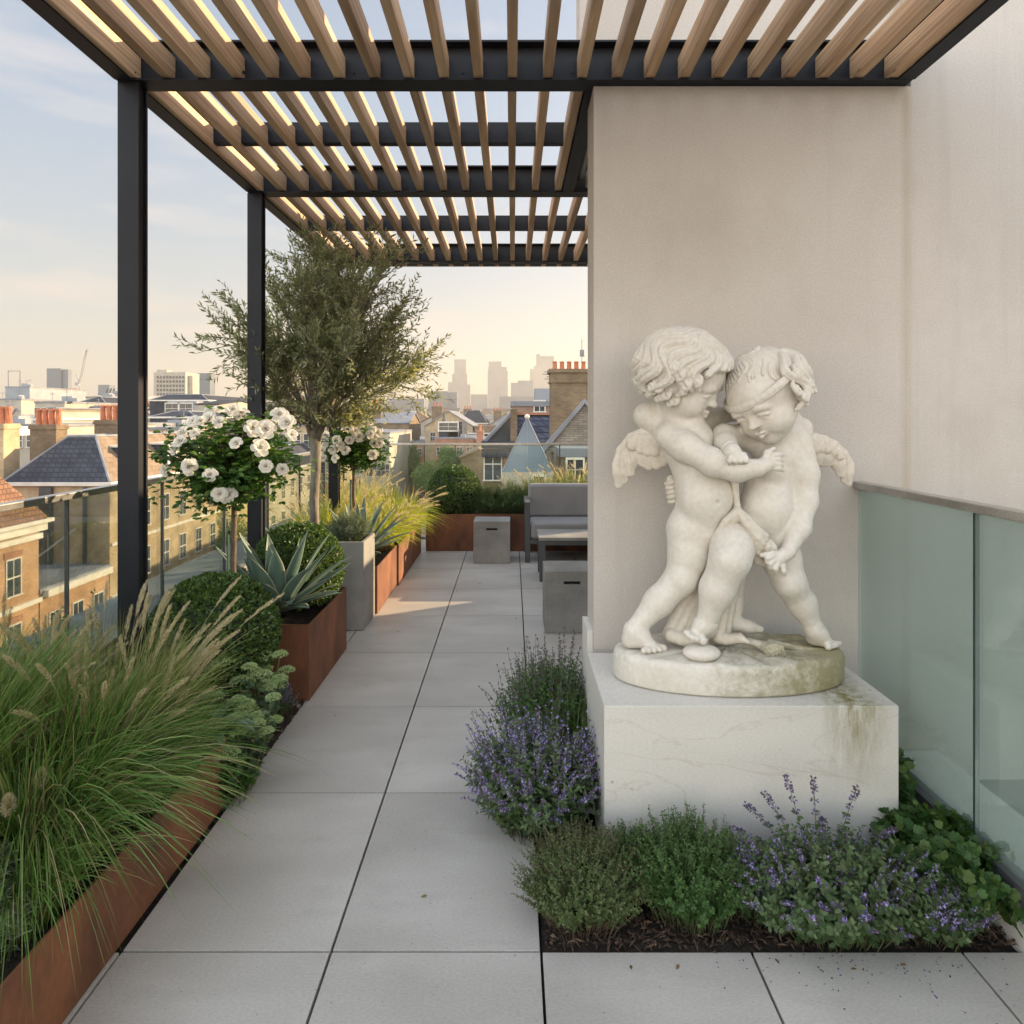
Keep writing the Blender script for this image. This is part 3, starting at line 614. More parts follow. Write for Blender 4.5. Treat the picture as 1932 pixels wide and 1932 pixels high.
def shrub(name, loc, label, cat_, mat, n, h, rad, leaf, leafL, leafW, per, seed=1, tmin=0.25, flowers=0, fmat=None, fr=0.1, fdark=None, smat=None, sr=0.0016, ry=None, dome=1.0, fill=(0.65, 1.0), group=None, lean=(0, 0), spike=0, spikeh=0.15, whorl=0.011, floret=0.0075, upleaf=0.35, base=None, nodes=5):
    rg = np.random.default_rng(seed); r = plant(name, loc, label, cat_, group); ry = ry or rad
    a = rg.uniform(0, 2 * np.pi, n); q = np.sqrt(rg.uniform(0, 1, n)); f = rg.uniform(*fill, n)
    bx = base if base is not None else 0.45
    P2 = np.stack([np.cos(a) * q * rad * f, np.sin(a) * q * ry * f, h * dome * np.sqrt(np.clip(1 - (q * 0.93) ** 2, 0, 1)) * f + 0.03], -1)
    P2[:, :2] += np.array(lean) * (P2[:, 2:3] / h)
    if spike:
        k = int(spike); P2[:k, 2] += spikeh * rg.uniform(0.4, 1.1, k); P2[:k, :2] *= 1.15
    P0 = P2 * np.array([bx, bx, 0]) + np.stack([rg.normal(0, 0.01, n), rg.normal(0, 0.01, n), np.full(n, -0.02)], -1)
    P1 = P0 * 0.6 + P2 * 0.4 + np.stack([rg.normal(0, .012, n), rg.normal(0, .012, n), 0.22 * h * np.ones(n)], -1)
    part('stems', stems_mesh(P0, P1, P2, sr, sr * 0.5, 6), smat or M['stem'], r)
    t = tmin + (1 - tmin) * np.linspace(0, 1, per)[None] ** 0.8 * np.ones((n, 1)) + rg.normal(0, .02, (n, per)); 
    if flowers: t[:flowers] = t[:flowers] * 0.72
    t = np.clip(t, 0, 1)
    P = bez(P0[:, None], P1[:, None], P2[:, None], t); D = unit(bez_d(P0[:, None], P1[:, None], P2[:, None], t))
    ph = (np.arange(per) * 2.4)[None] + rg.uniform(0, 6.28, (n, 1)) + rg.normal(0, .4, (n, per))
    A = unit(np.cross(D, np.array([.2, .1, 1.]))); B = np.cross(D, A)
    side = A * np.cos(ph)[..., None] + B * np.sin(ph)[..., None]
    Dn = unit(side + D * upleaf * rg.uniform(0.3, 1.6, (n, per, 1)) + np.array([0, 0, 0.15])); Un = unit(D + rg.normal(0, .35, D.shape))
    L = leafL * rg.uniform(0.6, 1.25, (n, per)) * (1 - 0.45 * np.clip(t - 0.7, 0, 1) / 0.3)
    part('leaves', inst(leaf, P.reshape(-1, 3), Dn.reshape(-1, 3), Un.reshape(-1, 3), L.reshape(-1), L.reshape(-1) * leafW), mat, r)
    if flowers:
        m = flowers; nd = nodes; per2 = 8
        u = np.linspace(0, 1, nd)[None, :, None] * np.ones((m, 1, per2)); tt = 1 - fr * u ** 0.9 * rg.uniform(.8, 1.2, (m, 1, 1)); tt = np.clip(tt, 0, 1)
        Pf = bez(P0[:m, None, None], P1[:m, None, None], P2[:m, None, None], tt); Df = unit(bez_d(P0[:m, None, None], P1[:m, None, None], P2[:m, None, None], tt))
        ph = rg.uniform(0, 6.28, (m, nd, per2)); A = unit(np.cross(Df, np.array([.2, .1, 1.]))); B = np.cross(Df, A)
        sd = A * np.cos(ph)[..., None] + B * np.sin(ph)[..., None]; wr = whorl * rg.uniform(.3, 1, (m, nd, per2)) * (0.5 + 0.6 * u)
        Pf = Pf + sd * wr[..., None] + Df * rg.normal(0, .003, Df[..., :1].shape)
        keep = rg.uniform(0, 1, Pf.shape[:3]) < 0.8
        Pk, Sk, Dk = Pf[keep], sd[keep], Df[keep]
        if fdark:
            dk = rg.uniform(0, 1, len(Pk)) < 0.45
            part('calyces', inst(OVAL, Pk[dk] - Sk[dk] * 0.004, unit(Sk[dk] + Dk[dk] * 0.8), Dk[dk], floret * 1.1, floret * 0.9), fdark, r); lt = ~dk
        else: lt = np.ones(len(Pk), bool)
        part('flowers', inst(STAR, Pk[lt], unit(rg.normal(size=Pk[lt].shape)), unit(Sk[lt] + rg.normal(0, .3, Sk[lt].shape)), floret * rg.uniform(.6, 1.1, lt.sum()) * 0.75), fmat, r)
    return r

def box_ball(loc, rad, label, n, seed=1, leaf=0.017, squash=(1, 1, 1)):
    rg = np.random.default_rng(seed); r = plant('box_ball', loc, label, 'topiary', 'clipped box balls')
    a = unit(rg.normal(size=(n, 3))); a[:, 2] = np.where(a[:, 2] < -0.75, -a[:, 2], a[:, 2])
    bumps = 1 + 0.018 * np.sin(a[:, 0] * 19 + a[:, 1] * 13) * np.sin(a[:, 2] * 17 + a[:, 1] * 9) + rg.normal(0, 0.014, n)
    sq = np.array(squash); C = a * rad * bumps[:, None] * sq; k = 9
    ph = rg.uniform(0, 6.28, (n, k)); A = unit(np.cross(a, np.array([.3, .5, 1.]))); B = np.cross(a, A)
    sd = A[:, None] * np.cos(ph)[..., None] + B[:, None] * np.sin(ph)[..., None]; dp = rg.uniform(0, 1, (n, k))
    P = C[:, None] - a[:, None] * (dp * 0.028)[..., None] + sd * 0.003
    D = unit(sd * (0.5 + dp)[..., None] + a[:, None] * (1.1 - dp)[..., None]); L = leaf * rg.uniform(.7, 1.2, (n, k))
    part('foliage', inst(OVAL, P.reshape(-1, 3), D.reshape(-1, 3), (a[:, None] + 0 * D + rg.normal(0, .3, D.shape)).reshape(-1, 3), L.reshape(-1), L.reshape(-1) * 0.62), M['box_leaf'], r)
    MB().sphere((0, 0, 0), rad * 0.93, 4, squash).build('core', M['box_core'], r, True)
    MB().tube([(0, 0, -rad * 0.95 - .12), (0, 0, -rad * 0.4)], 0.02, 8).build('trunk', M['stem_brown'], r)
    return r

def agave(loc, label, n, L, W, seed=1, tilt=(0.15, 1.35), group='spiky blue agaves'):
    rg = np.random.default_rng(seed); r = plant('agave', loc, label, 'agave', group)
    for i in range(n):
        f = i / (n - 1); az = i * 2.39996 + rg.normal(0, .1); el = R(86) - (tilt[0] + (tilt[1] - tilt[0]) * f ** 0.8)
        l = L * (0.72 + 0.28 * math.sin(math.pi * min(1, f * 0.9 + 0.2))) * rg.uniform(.92, 1.06); w = W * rg.uniform(.9, 1.1)
        m = 13; V = []; Fq = []; mi = []
        h = Vector((math.cos(az), math.sin(az), 0)); s = Vector((-math.sin(az), math.cos(az), 0)); bend = rg.normal(0.10, 0.10) + 0.18 * f
        p = h * 0.03 + Vector((0, 0, 0.02)); e = el; X7 = [-1, -0.9, -0.45, 0, 0.45, 0.9, 1]
        for k in range(m):
            t = k / (m - 1); d = h * math.cos(e) + Vector((0, 0, math.sin(e))); nn = Vector((0, 0, math.cos(e))) - h * math.sin(e)
            hw = w * 0.5 * (0.42 + 1.75 * t * (1 - t) * 1.35) * (1 - t ** 5) + 0.0012; th = 0.014 * (1 - t) ** 0.7 + 0.0012; cup = 0.34 * (1 - 0.45 * t)
            for x in X7: V.append(p + s * (x * hw) + nn * (cup * hw * x * x))
            for x in X7: V.append(p + s * (x * hw * 0.97) + nn * (cup * hw * x * x - th * (1 - 0.9 * x * x)))
            p = p + d * (l / (m - 1)); e -= bend * (t * 1.6) / m * 2
        for k in range(m - 1):
            a, b = k * 14, (k + 1) * 14
            for j in range(6):
                Fq.append((a + j, a + j + 1, b + j + 1, b + j)); mi.append(1 if j in (0, 5) else 0)
                Fq.append((a + 7 + j + 1, a + 7 + j, b + 7 + j, b + 7 + j + 1)); mi.append(1 if j in (0, 5) else 0)
            Fq.append((a, b, b + 7, a + 7)); mi.append(1); Fq.append((a + 6, a + 13, b + 13, b + 6)); mi.append(1)
        me = np_mesh('leaf', [tuple(v) for v in V], Fq, True, mi); me.materials.append(M['agave']); me.materials.append(M['agave_edge']); link('leaf', me, None, r)
    return r

# --- foliage materials
M['stem'] = leaf_mat('green_stem', [(0.10, 0.13, 0.05), (0.14, 0.15, 0.07)], 0.6, 0.1)
M['stem_brown'] = surf('woody_stem', (0.09, 0.06, 0.04), (0.17, 0.12, 0.08), 20, 0.9, 0.4, 120)
M['grass_green'] = leaf_mat('green_grass', [(0.06, 0.13, 0.022), (0.09, 0.175, 0.035), (0.14, 0.225, 0.055), (0.07, 0.145, 0.028), (0.25, 0.28, 0.10), (0.28, 0.22, 0.12), (0.11, 0.195, 0.04)], 0.42, 0.22, tcol=(1.1, 1.5, .55))
M['grass_mid'] = leaf_mat('olive_grass', [(0.16, 0.21, 0.05), (0.23, 0.27, 0.08), (0.33, 0.32, 0.14), (0.14, 0.20, 0.045), (0.42, 0.39, 0.22)], 0.5, 0.25)
M['grass_gold'] = leaf_mat('golden_grass', [(0.20, 0.28, 0.05), (0.30, 0.34, 0.08), (0.15, 0.24, 0.04), (0.42, 0.38, 0.13), (0.25, 0.30, 0.06)], 0.5, 0.5, tcol=(1.7, 1.6, 0.6))
M['plume'] = leaf_mat('straw_plume', [(0.58, 0.52, 0.34), (0.66, 0.60, 0.42), (0.50, 0.44, 0.26), (0.74, 0.69, 0.52)], 0.8, 0.45, tcol=(1.2, 1.1, 0.8))
M['box_leaf'] = leaf_mat('box_leaf', [(0.03, 0.07, 0.015), (0.055, 0.11, 0.022), (0.095, 0.165, 0.034), (0.038, 0.085, 0.018), (0.15, 0.22, 0.045)], 0.4, 0.22, spec=0.45)
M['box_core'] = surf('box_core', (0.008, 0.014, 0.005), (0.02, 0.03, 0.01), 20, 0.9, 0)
M['agave'] = surf('agave_leaf', (0.085, 0.145, 0.115), (0.13, 0.20, 0.165), 9, 0.5, 0.03, 100, stretch=(1, 1, 0.5))
M['agave_edge'] = surf('agave_margin', (0.30, 0.34, 0.24), (0.38, 0.41, 0.30), 9, 0.55, 0)
M['nepeta_leaf'] = leaf_mat('catmint_leaf', [(0.07, 0.115, 0.05), (0.10, 0.15, 0.065), (0.13, 0.18, 0.085), (0.055, 0.095, 0.04), (0.10, 0.16, 0.06)], 0.65, 0.25)
M['nepeta_fl'] = leaf_mat('catmint_flower', [(0.40, 0.34, 0.70), (0.50, 0.44, 0.80), (0.58, 0.52, 0.86), (0.28, 0.23, 0.56)], 0.7, 0.3, tcol=(1.1, 1.0, 1.3))
M['calyx'] = leaf_mat('purple_calyx', [(0.10, 0.07, 0.14), (0.14, 0.10, 0.18), (0.12, 0.11, 0.09)], 0.8, 0.1)
M['thyme'] = leaf_mat('thyme_leaf', [(0.07, 0.115, 0.035), (0.10, 0.15, 0.05), (0.15, 0.18, 0.075), (0.055, 0.095, 0.03)], 0.6, 0.2)
M['green_leaf'] = leaf_mat('mid_green_leaf', [(0.05, 0.11, 0.03), (0.07, 0.15, 0.04), (0.10, 0.19, 0.055), (0.045, 0.09, 0.03)], 0.5, 0.25)
M['geranium'] = leaf_mat('geranium_leaf', [(0.025, 0.07, 0.015), (0.038, 0.095, 0.02), (0.052, 0.12, 0.026), (0.08, 0.13, 0.03)], 0.5, 0.25)
M['silver'] = leaf_mat('silver_leaf', [(0.17, 0.22, 0.14), (0.22, 0.27, 0.18), (0.13, 0.19, 0.11), (0.26, 0.30, 0.22)], 0.7, 0.2)
M['rosemary'] = leaf_mat('rosemary_leaf', [(0.05, 0.10, 0.03), (0.08, 0.14, 0.04), (0.12, 0.19, 0.06), (0.06, 0.12, 0.035)], 0.55, 0.2)
M['rose_leaf'] = leaf_mat('rose_leaf', [(0.035, 0.09, 0.02), (0.05, 0.125, 0.026), (0.08, 0.165, 0.036), (0.12, 0.21, 0.045)], 0.42, 0.28)
M['olive_leaf'] = leaf_mat('olive_leaf', [(0.15, 0.18, 0.09), (0.21, 0.24, 0.13), (0.29, 0.31, 0.19), (0.12, 0.15, 0.07), (0.37, 0.38, 0.26)], 0.5, 0.36, tcol=(1.6, 1.5, 0.7))
M['sedum'] = leaf_mat('sedum_bud', [(0.36, 0.46, 0.20), (0.44, 0.55, 0.28), (0.52, 0.60, 0.36), (0.28, 0.38, 0.15)], 0.7, 0.2)
M['petal'] = leaf_mat('white_petal', [(0.80, 0.78, 0.72), (0.86, 0.84, 0.79), (0.84, 0.80, 0.72)], 0.7, 0.35, tcol=(1, 0.97, 0.88))
M['stamen'] = leaf_mat('stamen', [(0.42, 0.28, 0.09), (0.5, 0.36, 0.14)], 0.8, 0)
M['olive_bark'] = surf('olive_bark', (0.13, 0.115, 0.09), (0.25, 0.225, 0.18), 16, 0.9, 0.5, 60, stretch=(1, 1, 0.4))
M['stake'] = surf('green_stake', (0.03, 0.07, 0.05), (0.04, 0.09, 0.06), 5, 0.6, 0)
M['pale_leaf'] = leaf_mat('variegated_leaf', [(0.10, 0.17, 0.10), (0.14, 0.22, 0.14), (0.08, 0.15, 0.085)], 0.4, 0.2)

# --- left planter and bed
grass((-1.46, 1.95, 0.24), 'big clump of long dark green grass spilling over the low planter edge', 3000, 0.66, 0.86, 0.0040, M['grass_green'], lean=(0.06, -0.08), droop=0.80, base_r=0.20, seed=11)
grass((-1.33, 2.28, 0.24), 'medium green grass tuft covering the low planter end beside the sedum', 1300, 0.46, 0.75, 0.0034, M['grass_green'], lean=(0.02, -0.05), droop=0.85, base_r=0.14, seed=19)
grass((-1.32, 1.70, 0.24), 'loose green grass tuft near the front corner of the low planter', 900, 0.44, 0.7, 0.0034, M['grass_green'], lean=(0.02, -0.05), droop=0.85, base_r=0.12, seed=20)
grass((-1.72, 1.86, 0.24), 'tall upright green grass at the far left picture edge', 1500, 0.74, 0.5, 0.0045, M['grass_green'], droop=0.4, base_r=0.14, seed=12)
grass((-1.50, 2.36, 0.24), 'feathery fountain grass with straw plumes in front of the dark post', 1900, 0.58, 0.62, 0.0034, M['grass_mid'], droop=0.42, base_r=0.20, seed=13, plumes=120, pmat=M['plume'], plen=0.17, prad=0.0095, pfac=1.10, bristle=170)
grass((-1.80, 2.25, 0.24), 'pale plumed grass rising behind the big green clump at left', 1100, 0.60, 0.6, 0.0034, M['grass_mid'], droop=0.4, base_r=0.13, seed=14, plumes=60, pmat=M['plume'], plen=0.16, prad=0.0095, pfac=1.08, bristle=150)
def bunny(u, v, Y, label, base):
    r = plant('grass_flower_head', base, label, 'grass head', 'fluffy grass heads'); e = at(u, v, Y) - Vector(base); rg = np.random.default_rng(int(u) + 3)
    e = np.array(e); P0 = np.zeros((1, 3)); P1 = np.array([[e[0] * .15, e[1] * .2, e[2] * .8]]); P2 = e[None]
    part('stalk', stems_mesh(P0, P1, P2, .0013, .001, 8), M['plume'], r); k = 420
    d = unit(rg.normal(size=(k, 3))); Pp = e + d * np.array([.004, .004, .016]) ; part('plume', inst(LEAF, Pp, unit(d + np.array([0, 0, .5])), rg.normal(size=(k, 3)), 0.017, 0.0016), M['plume'], r)
bunny(78, 1468, 1.80, 'pale fluffy grass head standing over the green grass at left', (-1.42, 1.95, 0.25))
bunny(16, 1518, 1.68, 'fluffy grass head touching the left picture edge', (-1.48, 1.85, 0.25))
shrub('lavender_foliage', (-1.32, 1.56, 0.22), 'grey green needle foliage at the near end of the low planter', 'shrub', M['silver'], 170, 0.26, 0.17, LEAF, 0.035, 0.14, 26, seed=21, tmin=0.2)
shrub('woody_herb', (-1.80, 2.62, 0.05), 'tall dark leafy stems behind the plumes beside the glass', 'shrub', M['green_leaf'], 42, 0.86, 0.20, LEAF, 0.05, 0.2, 34, seed=22, tmin=0.3, fill=(.7, 1))
shrub('santolina', (-1.28, 2.40, 0.22), 'small leaved grey green bush spilling over the planter corner', 'shrub', M['silver'], 260, 0.20, 0.17, LEAF, 0.02, 0.3, 24, seed=23, tmin=0.2)
def hosta():
    r = plant('lily_leaf_clump', (-1.26, 2.68, 0.16), 'arching strap leaved clump with pale edges beside the sedum', 'plant'); rg = np.random.default_rng(4)
    for i in range(16):
        az = rg.uniform(-1.6, 1.7); az = az if i % 3 else az + 2.6; L = rg.uniform(.22, .34); V = []; Fq = []; mi = []; m = 11; e = rg.uniform(0.9, 1.35)
        h = Vector((math.cos(az), math.sin(az), 0)); s = Vector((-math.sin(az), math.cos(az), 0)); p = Vector((0, 0, 0))
        for k in range(m):
            t = k / (m - 1); d = h * math.cos(e) + Vector((0, 0, math.sin(e))); nn = Vector((0, 0, math.cos(e))) - h * math.sin(e); hw = 0.022 * (0.35 + 2.2 * t * (1 - t) * 1.2) * (1 - t ** 6) + .0008
            for x in (-1, -.85, 0, .85, 1): V.append(p + s * x * hw + nn * abs(x) * hw * 0.45)
            p = p + d * L / (m - 1); e -= 0.19
        for k in range(m - 1):
            for j in range(4): a = k * 5 + j; Fq.append((a, a + 1, a + 6, a + 5)); mi.append(1 if j in (0, 3) else 0)
        me = np_mesh('leaf', [tuple(v) for v in V], Fq, True, mi); me.materials.append(M['pale_leaf']); me.materials.append(M['agave_edge']); link('leaf', me, None, r)
hosta()
def sedum(loc, heads, label, seed):
    r = plant('sedum', loc, label, 'sedum', 'green sedums at the planter corner'); rg = np.random.default_rng(seed); L0 = []; B0 = []
    S = []
    for (x, y, z, q) in heads:
        tip = np.array([x, y, z]); base = np.array([x * .45, y * .45, -0.02]); S.append((base, tip))
        n = 230; a = rg.uniform(0, 6.28, n); rr = q * np.sqrt(rg.uniform(0, 1, n)); C = tip + np.stack([np.cos(a) * rr, np.sin(a) * rr, 0.45 * q * (1 - (rr / q) ** 2) + rg.normal(0, .002, n)], -1)
        for d in (np.array([1., 0, 0]), np.array([0, 1., 0]), np.array([.6, .6, .6])):
            L0.append(inst(STAR, C, d + rg.normal(0, .3, C.shape), np.array([[0, 0, 1.]]) + rg.normal(0, .5, C.shape), 0.0052))
        k = 12; t = rg.uniform(.25, .92, k); Pp = base + (tip - base) * t[:, None]; az = rg.uniform(0, 6.28, k)
        B0.append(inst(OVAL, Pp, np.stack([np.cos(az), np.sin(az), np.full(k, .45)], -1), np.array([[0, 0, 1.]]) + rg.normal(0, .2, (k, 3)), rg.uniform(.03, .05, k), 0.028))
    P0 = np.array([s[0] for s in S]); P2 = np.array([s[1] for s in S]); part('stems', stems_mesh(P0, (P0 + P2) / 2, P2, .003, .0025, 4, 5), M['stem'], r)
    part('flower_heads', cat(L0), M['sedum'], r); part('leaves', cat(B0), M['pale_leaf'], r)
rs = random.Random(5)
sedum((-1.22, 2.98, 0.0), [(rs.uniform(-.13, .15), rs.uniform(-.16, .16), rs.uniform(.26, .46), rs.uniform(.034, .056)) for _ in range(30)], 'sedum with domed pale green flower heads in front of the first box ball', 1)
sedum((-1.15, 2.68, 0.0), [(rs.uniform(-.05, .13), rs.uniform(-.14, .12), rs.uniform(.12, .36), rs.uniform(.026, .044)) for _ in range(26)], 'lower sedum leaning over the paving edge beside the low planter', 2)
shrub('trailing_herb', (-1.15, 2.60, 0.0), 'leafy green creeper at the foot of the low planter corner', 'shrub', M['geranium'], 70, 0.20, 0.12, LOBED, 0.04, 0.9, 7, seed=25, tmin=0.3)
shrub('heather', (-1.20, 3.36, 0.0), 'small purple heather in front of the agave planter', 'heather', M['thyme'], 110, 0.17, 0.10, LEAF, 0.010, 0.3, 26, seed=26, flowers=60, fmat=M['nepeta_fl'], fr=0.35, whorl=.004, floret=.004)
box_ball((-1.44, 3.13, 0.49), 0.295, 'near dark green clipped box ball beside the sedums', 3300, 1)
box_ball((-1.34, 4.05, 0.61), 0.275, 'middle box ball behind the agave in the rusty planter', 2600, 2, 0.018)
box_ball((-0.70, 7.86, 0.64), 0.325, 'far round box ball in the end planter', 2600, 3, 0.018)
agave((-1.34, 3.72, 0.43), 'large blue green agave in the rusty planter between the box balls', 44, 0.49, 0.094, 3, tilt=(.12, 1.28))
agave((-1.70, 3.72, 0.34), 'small agave beside the glass behind the first box ball', 16, 0.32, 0.07, 5)
agave((-1.27, 5.40, 0.40), 'dark agave overhanging the planter past the concrete box', 34, 0.50, 0.07, 6)
agave((-1.74, 5.25, 0.36), 'agave half hidden behind the olive trunk', 16, 0.42, 0.06, 8)
shrub('silver_herb', (-1.23, 4.88, 0.61), 'soft silvery green herb filling the tall concrete planter', 'shrub', M['silver'], 420, 0.23, 0.20, LEAF, 0.022, 0.22, 24, seed=27, tmin=0.15)
shrub('underplanting', (-1.62, 4.84, 0.33), 'low green foliage under the olive trunk', 'shrub', M['green_leaf'], 130, 0.16, 0.24, LEAF, 0.03, 0.3, 14, seed=28)

# --- golden grasses
gi = 0
for (x, y, L, sp, n, pl, ln, lab) in [
    (-1.30, 6.12, 0.44, 0.75, 1500, 55, (0.22, -0.1), 'bright lime grass spilling toward the paving beside the second agave'),
    (-1.24, 6.62, 0.48, 0.72, 1700, 70, (0.22, -0.1), 'sunlit lime grass mound nearest the end of the left planter row'),
    (-1.62, 6.30, 0.62, 0.6, 1200, 70, (0, 0), 'tall golden plumed grass behind the second rose tree'),
    (-1.25, 7.15, 0.52, 0.8, 1300, 50, (0.15, 0), 'golden grass mound in the far left corner by the box ball'),
    (-1.66, 6.95, 0.66, 0.5, 1100, 80, (0, 0), 'tall straw coloured grass against the left glass near the far corner'),
    (-1.70, 5.72, 0.56, 0.6, 1000, 50, (0, 0), 'golden grass beside the glass behind the olive trunk')]:
    grass((x, y, 0.33), lab, n, L, sp, 0.0048, M['grass_gold'], lean=(ln[0] * .55, ln[1]), droop=0.9, base_r=0.15, seed=40 + gi, plumes=pl, pmat=M['plume'], plen=0.15, prad=0.011, pfac=1.15, bristle=60); gi += 1
for (x, L, n, pl, lab) in [(0.42, 0.50, 700, 40, 'golden plumed grass behind the left end of the sofa'), (0.78, 0.56, 800, 60, 'tallest golden grass behind the sofa beside the wall edge'), (0.12, 0.42, 500, 25, 'short golden grass between the rosemary and the sofa'), (1.15, 0.55, 600, 40, 'golden grass behind the middle of the sofa')]:
    grass((x, 8.02, 0.38), lab, n, L, 0.5, 0.0055, M['grass_gold'], droop=0.35, base_r=0.13, seed=50 + gi, plumes=pl, pmat=M['plume'], plen=0.20, prad=0.014, pfac=1.15, bristle=70); gi += 1
for (x, h, lab) in [(-0.28, 0.44, 'rosemary bush beside the far box ball'), (-0.02, 0.46, 'rosemary bush behind the far concrete stool'), (0.22, 0.44, 'rosemary bush trailing over the end planter by the sofa arm')]:
    shrub('rosemary', (x, 7.74, 0.36), lab, 'rosemary', M['rosemary'], 260, h, 0.27, LEAF, 0.03, 0.16, 36, seed=int(90 + x * 10), tmin=0.15, group='upright rosemary bushes in the end planter', fill=(.6, 1))
shrub('golden_shrub', (-1.45, 7.30, 0.33), 'fine pale golden shrub in the far left corner', 'shrub', M['grass_gold'], 260, 0.56, 0.30, LEAF, 0.02, 0.25, 30, seed=29)

# --- bed round the pedestal
NL = dict(fmat=M['nepeta_fl'], fdark=M['calyx'])
shrub('catmint', (0.11, 2.50, 0.0), 'large purple flowering catmint left of the pedestal', 'catmint', M['nepeta_leaf'], 520, 0.40, 0.34, LEAF, 0.030, 0.45, 20, seed=31, flowers=330, fr=0.34, ry=0.32, lean=(-0.04, -0.05), spike=90, spikeh=0.08, nodes=6, **NL)
shrub('catmint', (1.00, 1.99, 0.0), 'spreading catmint with tall dark spikes in front of the pedestal', 'catmint', M['nepeta_leaf'], 560, 0.25, 0.41, OVAL, 0.028, 0.62, 16, seed=33, flowers=150, fr=0.24, ry=0.24, lean=(0, -0.03), nodes=5, dome=1.0, **NL)
def spikes():
    r = plant('catmint_spike', (1.0, 2.10, 0.1), 'tall thin catmint spikes with dark tips against the pedestal face', 'catmint'); rg = np.random.default_rng(2)
    tips = [(1485, 1470), (1530, 1465), (1613, 1483), (1660, 1540), (1455, 1515), (1415, 1530), (1380, 1560), (1558, 1555), (1330, 1580)]
    E = np.array([at(u, v, 2.12) for u, v in tips]) - np.array([1.0, 2.10, 0.1]); E[:, 1] += rg.normal(0, .03, len(E)); P0 = E * np.array([.35, .3, 0]); P1 = (P0 + E) / 2 + np.array([0, 0, .03])
    part('stems', stems_mesh(P0, P1, E, .0017, .001, 8), M['stem'], r); m = len(E)
    u = np.repeat(np.array([0, .06, .12, .17, .30, .45])[None], m, 0); k = 16; t = (1 - u)[..., None] * np.ones((1, 1, k)); P = bez(P0[:, None, None], P1[:, None, None], E[:, None, None], t); D = unit(rg.normal(size=P.shape) + np.array([0, 0, .4]))
    P = P + D * np.array([.006, .006, .004]); Pf = P.reshape(-1, 3); Df = D.reshape(-1, 3); w = rg.uniform(0, 1, len(Pf)) < .3
    part('calyces', inst(OVAL, Pf, Df, rg.normal(size=Df.shape), .009, .006), M['calyx'], r); part('flowers', inst(STAR, Pf[w] + Df[w] * .007, rg.normal(size=Df[w].shape), Df[w], .005), M['nepeta_fl'], r)
    t2 = rg.uniform(.1, .62, (m, 12)); P = bez(P0[:, None], P1[:, None], E[:, None], t2); az = rg.uniform(0, 6.28, (m, 12)); D = np.stack([np.cos(az), np.sin(az), .2 + 0 * az], -1)
    part('leaves', inst(OVAL, P.reshape(-1, 3), D.reshape(-1, 3), np.array([[0, 0, 1.]]) + rg.normal(0, .3, (m * 12, 3)), .02, .014), M['nepeta_leaf'], r)
spikes()
shrub('leafy_herb', (0.20, 3.05, 0.0), 'tall loose green herb behind the purple catmint', 'shrub', M['green_leaf'], 420, 0.46, 0.33, LEAF, 0.030, 0.34, 24, seed=34, ry=0.38, spike=70, spikeh=0.12, fill=(.55, 1), flowers=70, fmat=M['calyx'], fr=.22, whorl=.008, floret=.007)
grass((0.26, 2.80, 0.0), 'thin bright green grass tuft between the herb and the pedestal', 500, 0.40, 0.4, 0.0032, M['grass_green'], droop=.4, base_r=.08, seed=66, group='grass tufts')
shrub('thyme', (0.22, 2.02, 0.0), 'low brownish thyme cushion at the pedestal front corner', 'thyme', M['thyme'], 950, 0.24, 0.25, OVAL, 0.0105, 0.6, 32, seed=35, ry=0.21, fill=(.6, 1.0), smat=M['stem_brown'], sr=.0011)
shrub('oregano', (0.56, 2.03, 0.0), 'bright green small leaved bush in front of the pedestal', 'shrub', M['green_leaf'], 680, 0.28, 0.235, OVAL, 0.0135, 0.7, 32, seed=36, ry=0.20, fill=(.6, 1.0), spike=40, spikeh=.05)
shrub('geranium', (1.40, 2.10, 0.0), 'broad leaved green geranium between the pedestal and the green glass', 'geranium', M['geranium'], 260, 0.22, 0.23, LOBED, 0.052, 0.95, 5, seed=37, ry=0.28, tmin=.7, upleaf=.5)
shrub('geranium', (1.425, 2.52, 0.0), 'climbing geranium leaves squeezed beside the pedestal side', 'geranium', M['geranium'], 110, 0.33, 0.07, LOBED, 0.062, 0.95, 5, seed=38, ry=0.24, tmin=.6, upleaf=.5)
shrub('oregano', (0.395, 2.13, 0.0), 'small green filler herb squeezed between the thyme and the bright bush', 'shrub', M['green_leaf'], 260, 0.20, 0.13, OVAL, 0.013, 0.7, 26, seed=71, fill=(.6, 1.0))
shrub('catmint', (0.755, 2.06, 0.0), 'small sprawling catmint between the bright bush and the big front catmint', 'catmint', M['nepeta_leaf'], 220, 0.20, 0.17, OVAL, 0.024, 0.6, 15, seed=72, flowers=70, fr=0.26, nodes=5, lean=(0, -.04), **NL)
shrub('catmint', (1.26, 1.98, 0.0), 'leggy catmint stems reaching over the paving beside the geranium', 'catmint', M['nepeta_leaf'], 170, 0.17, 0.20, OVAL, 0.024, 0.6, 15, seed=73, flowers=80, fr=0.28, nodes=6, lean=(0, -.05), ry=.16, **NL)
shrub('leafy_herb', (0.10, 2.86, 0.0), 'wispy herb stems rising between the catmint and the leafy herb', 'shrub', M['green_leaf'], 60, 0.50, 0.26, OVAL, 0.018, 0.6, 18, seed=74, fill=(.8, 1.1), flowers=55, fmat=M['calyx'], fr=.3, whorl=.007, floret=.006, tmin=.35)
def white_blossoms():
    rg = np.random.default_rng(9)
    for i, (u, v, lab) in enumerate([(1598, 1385, ''), (0, 0, '')][:0]): pass
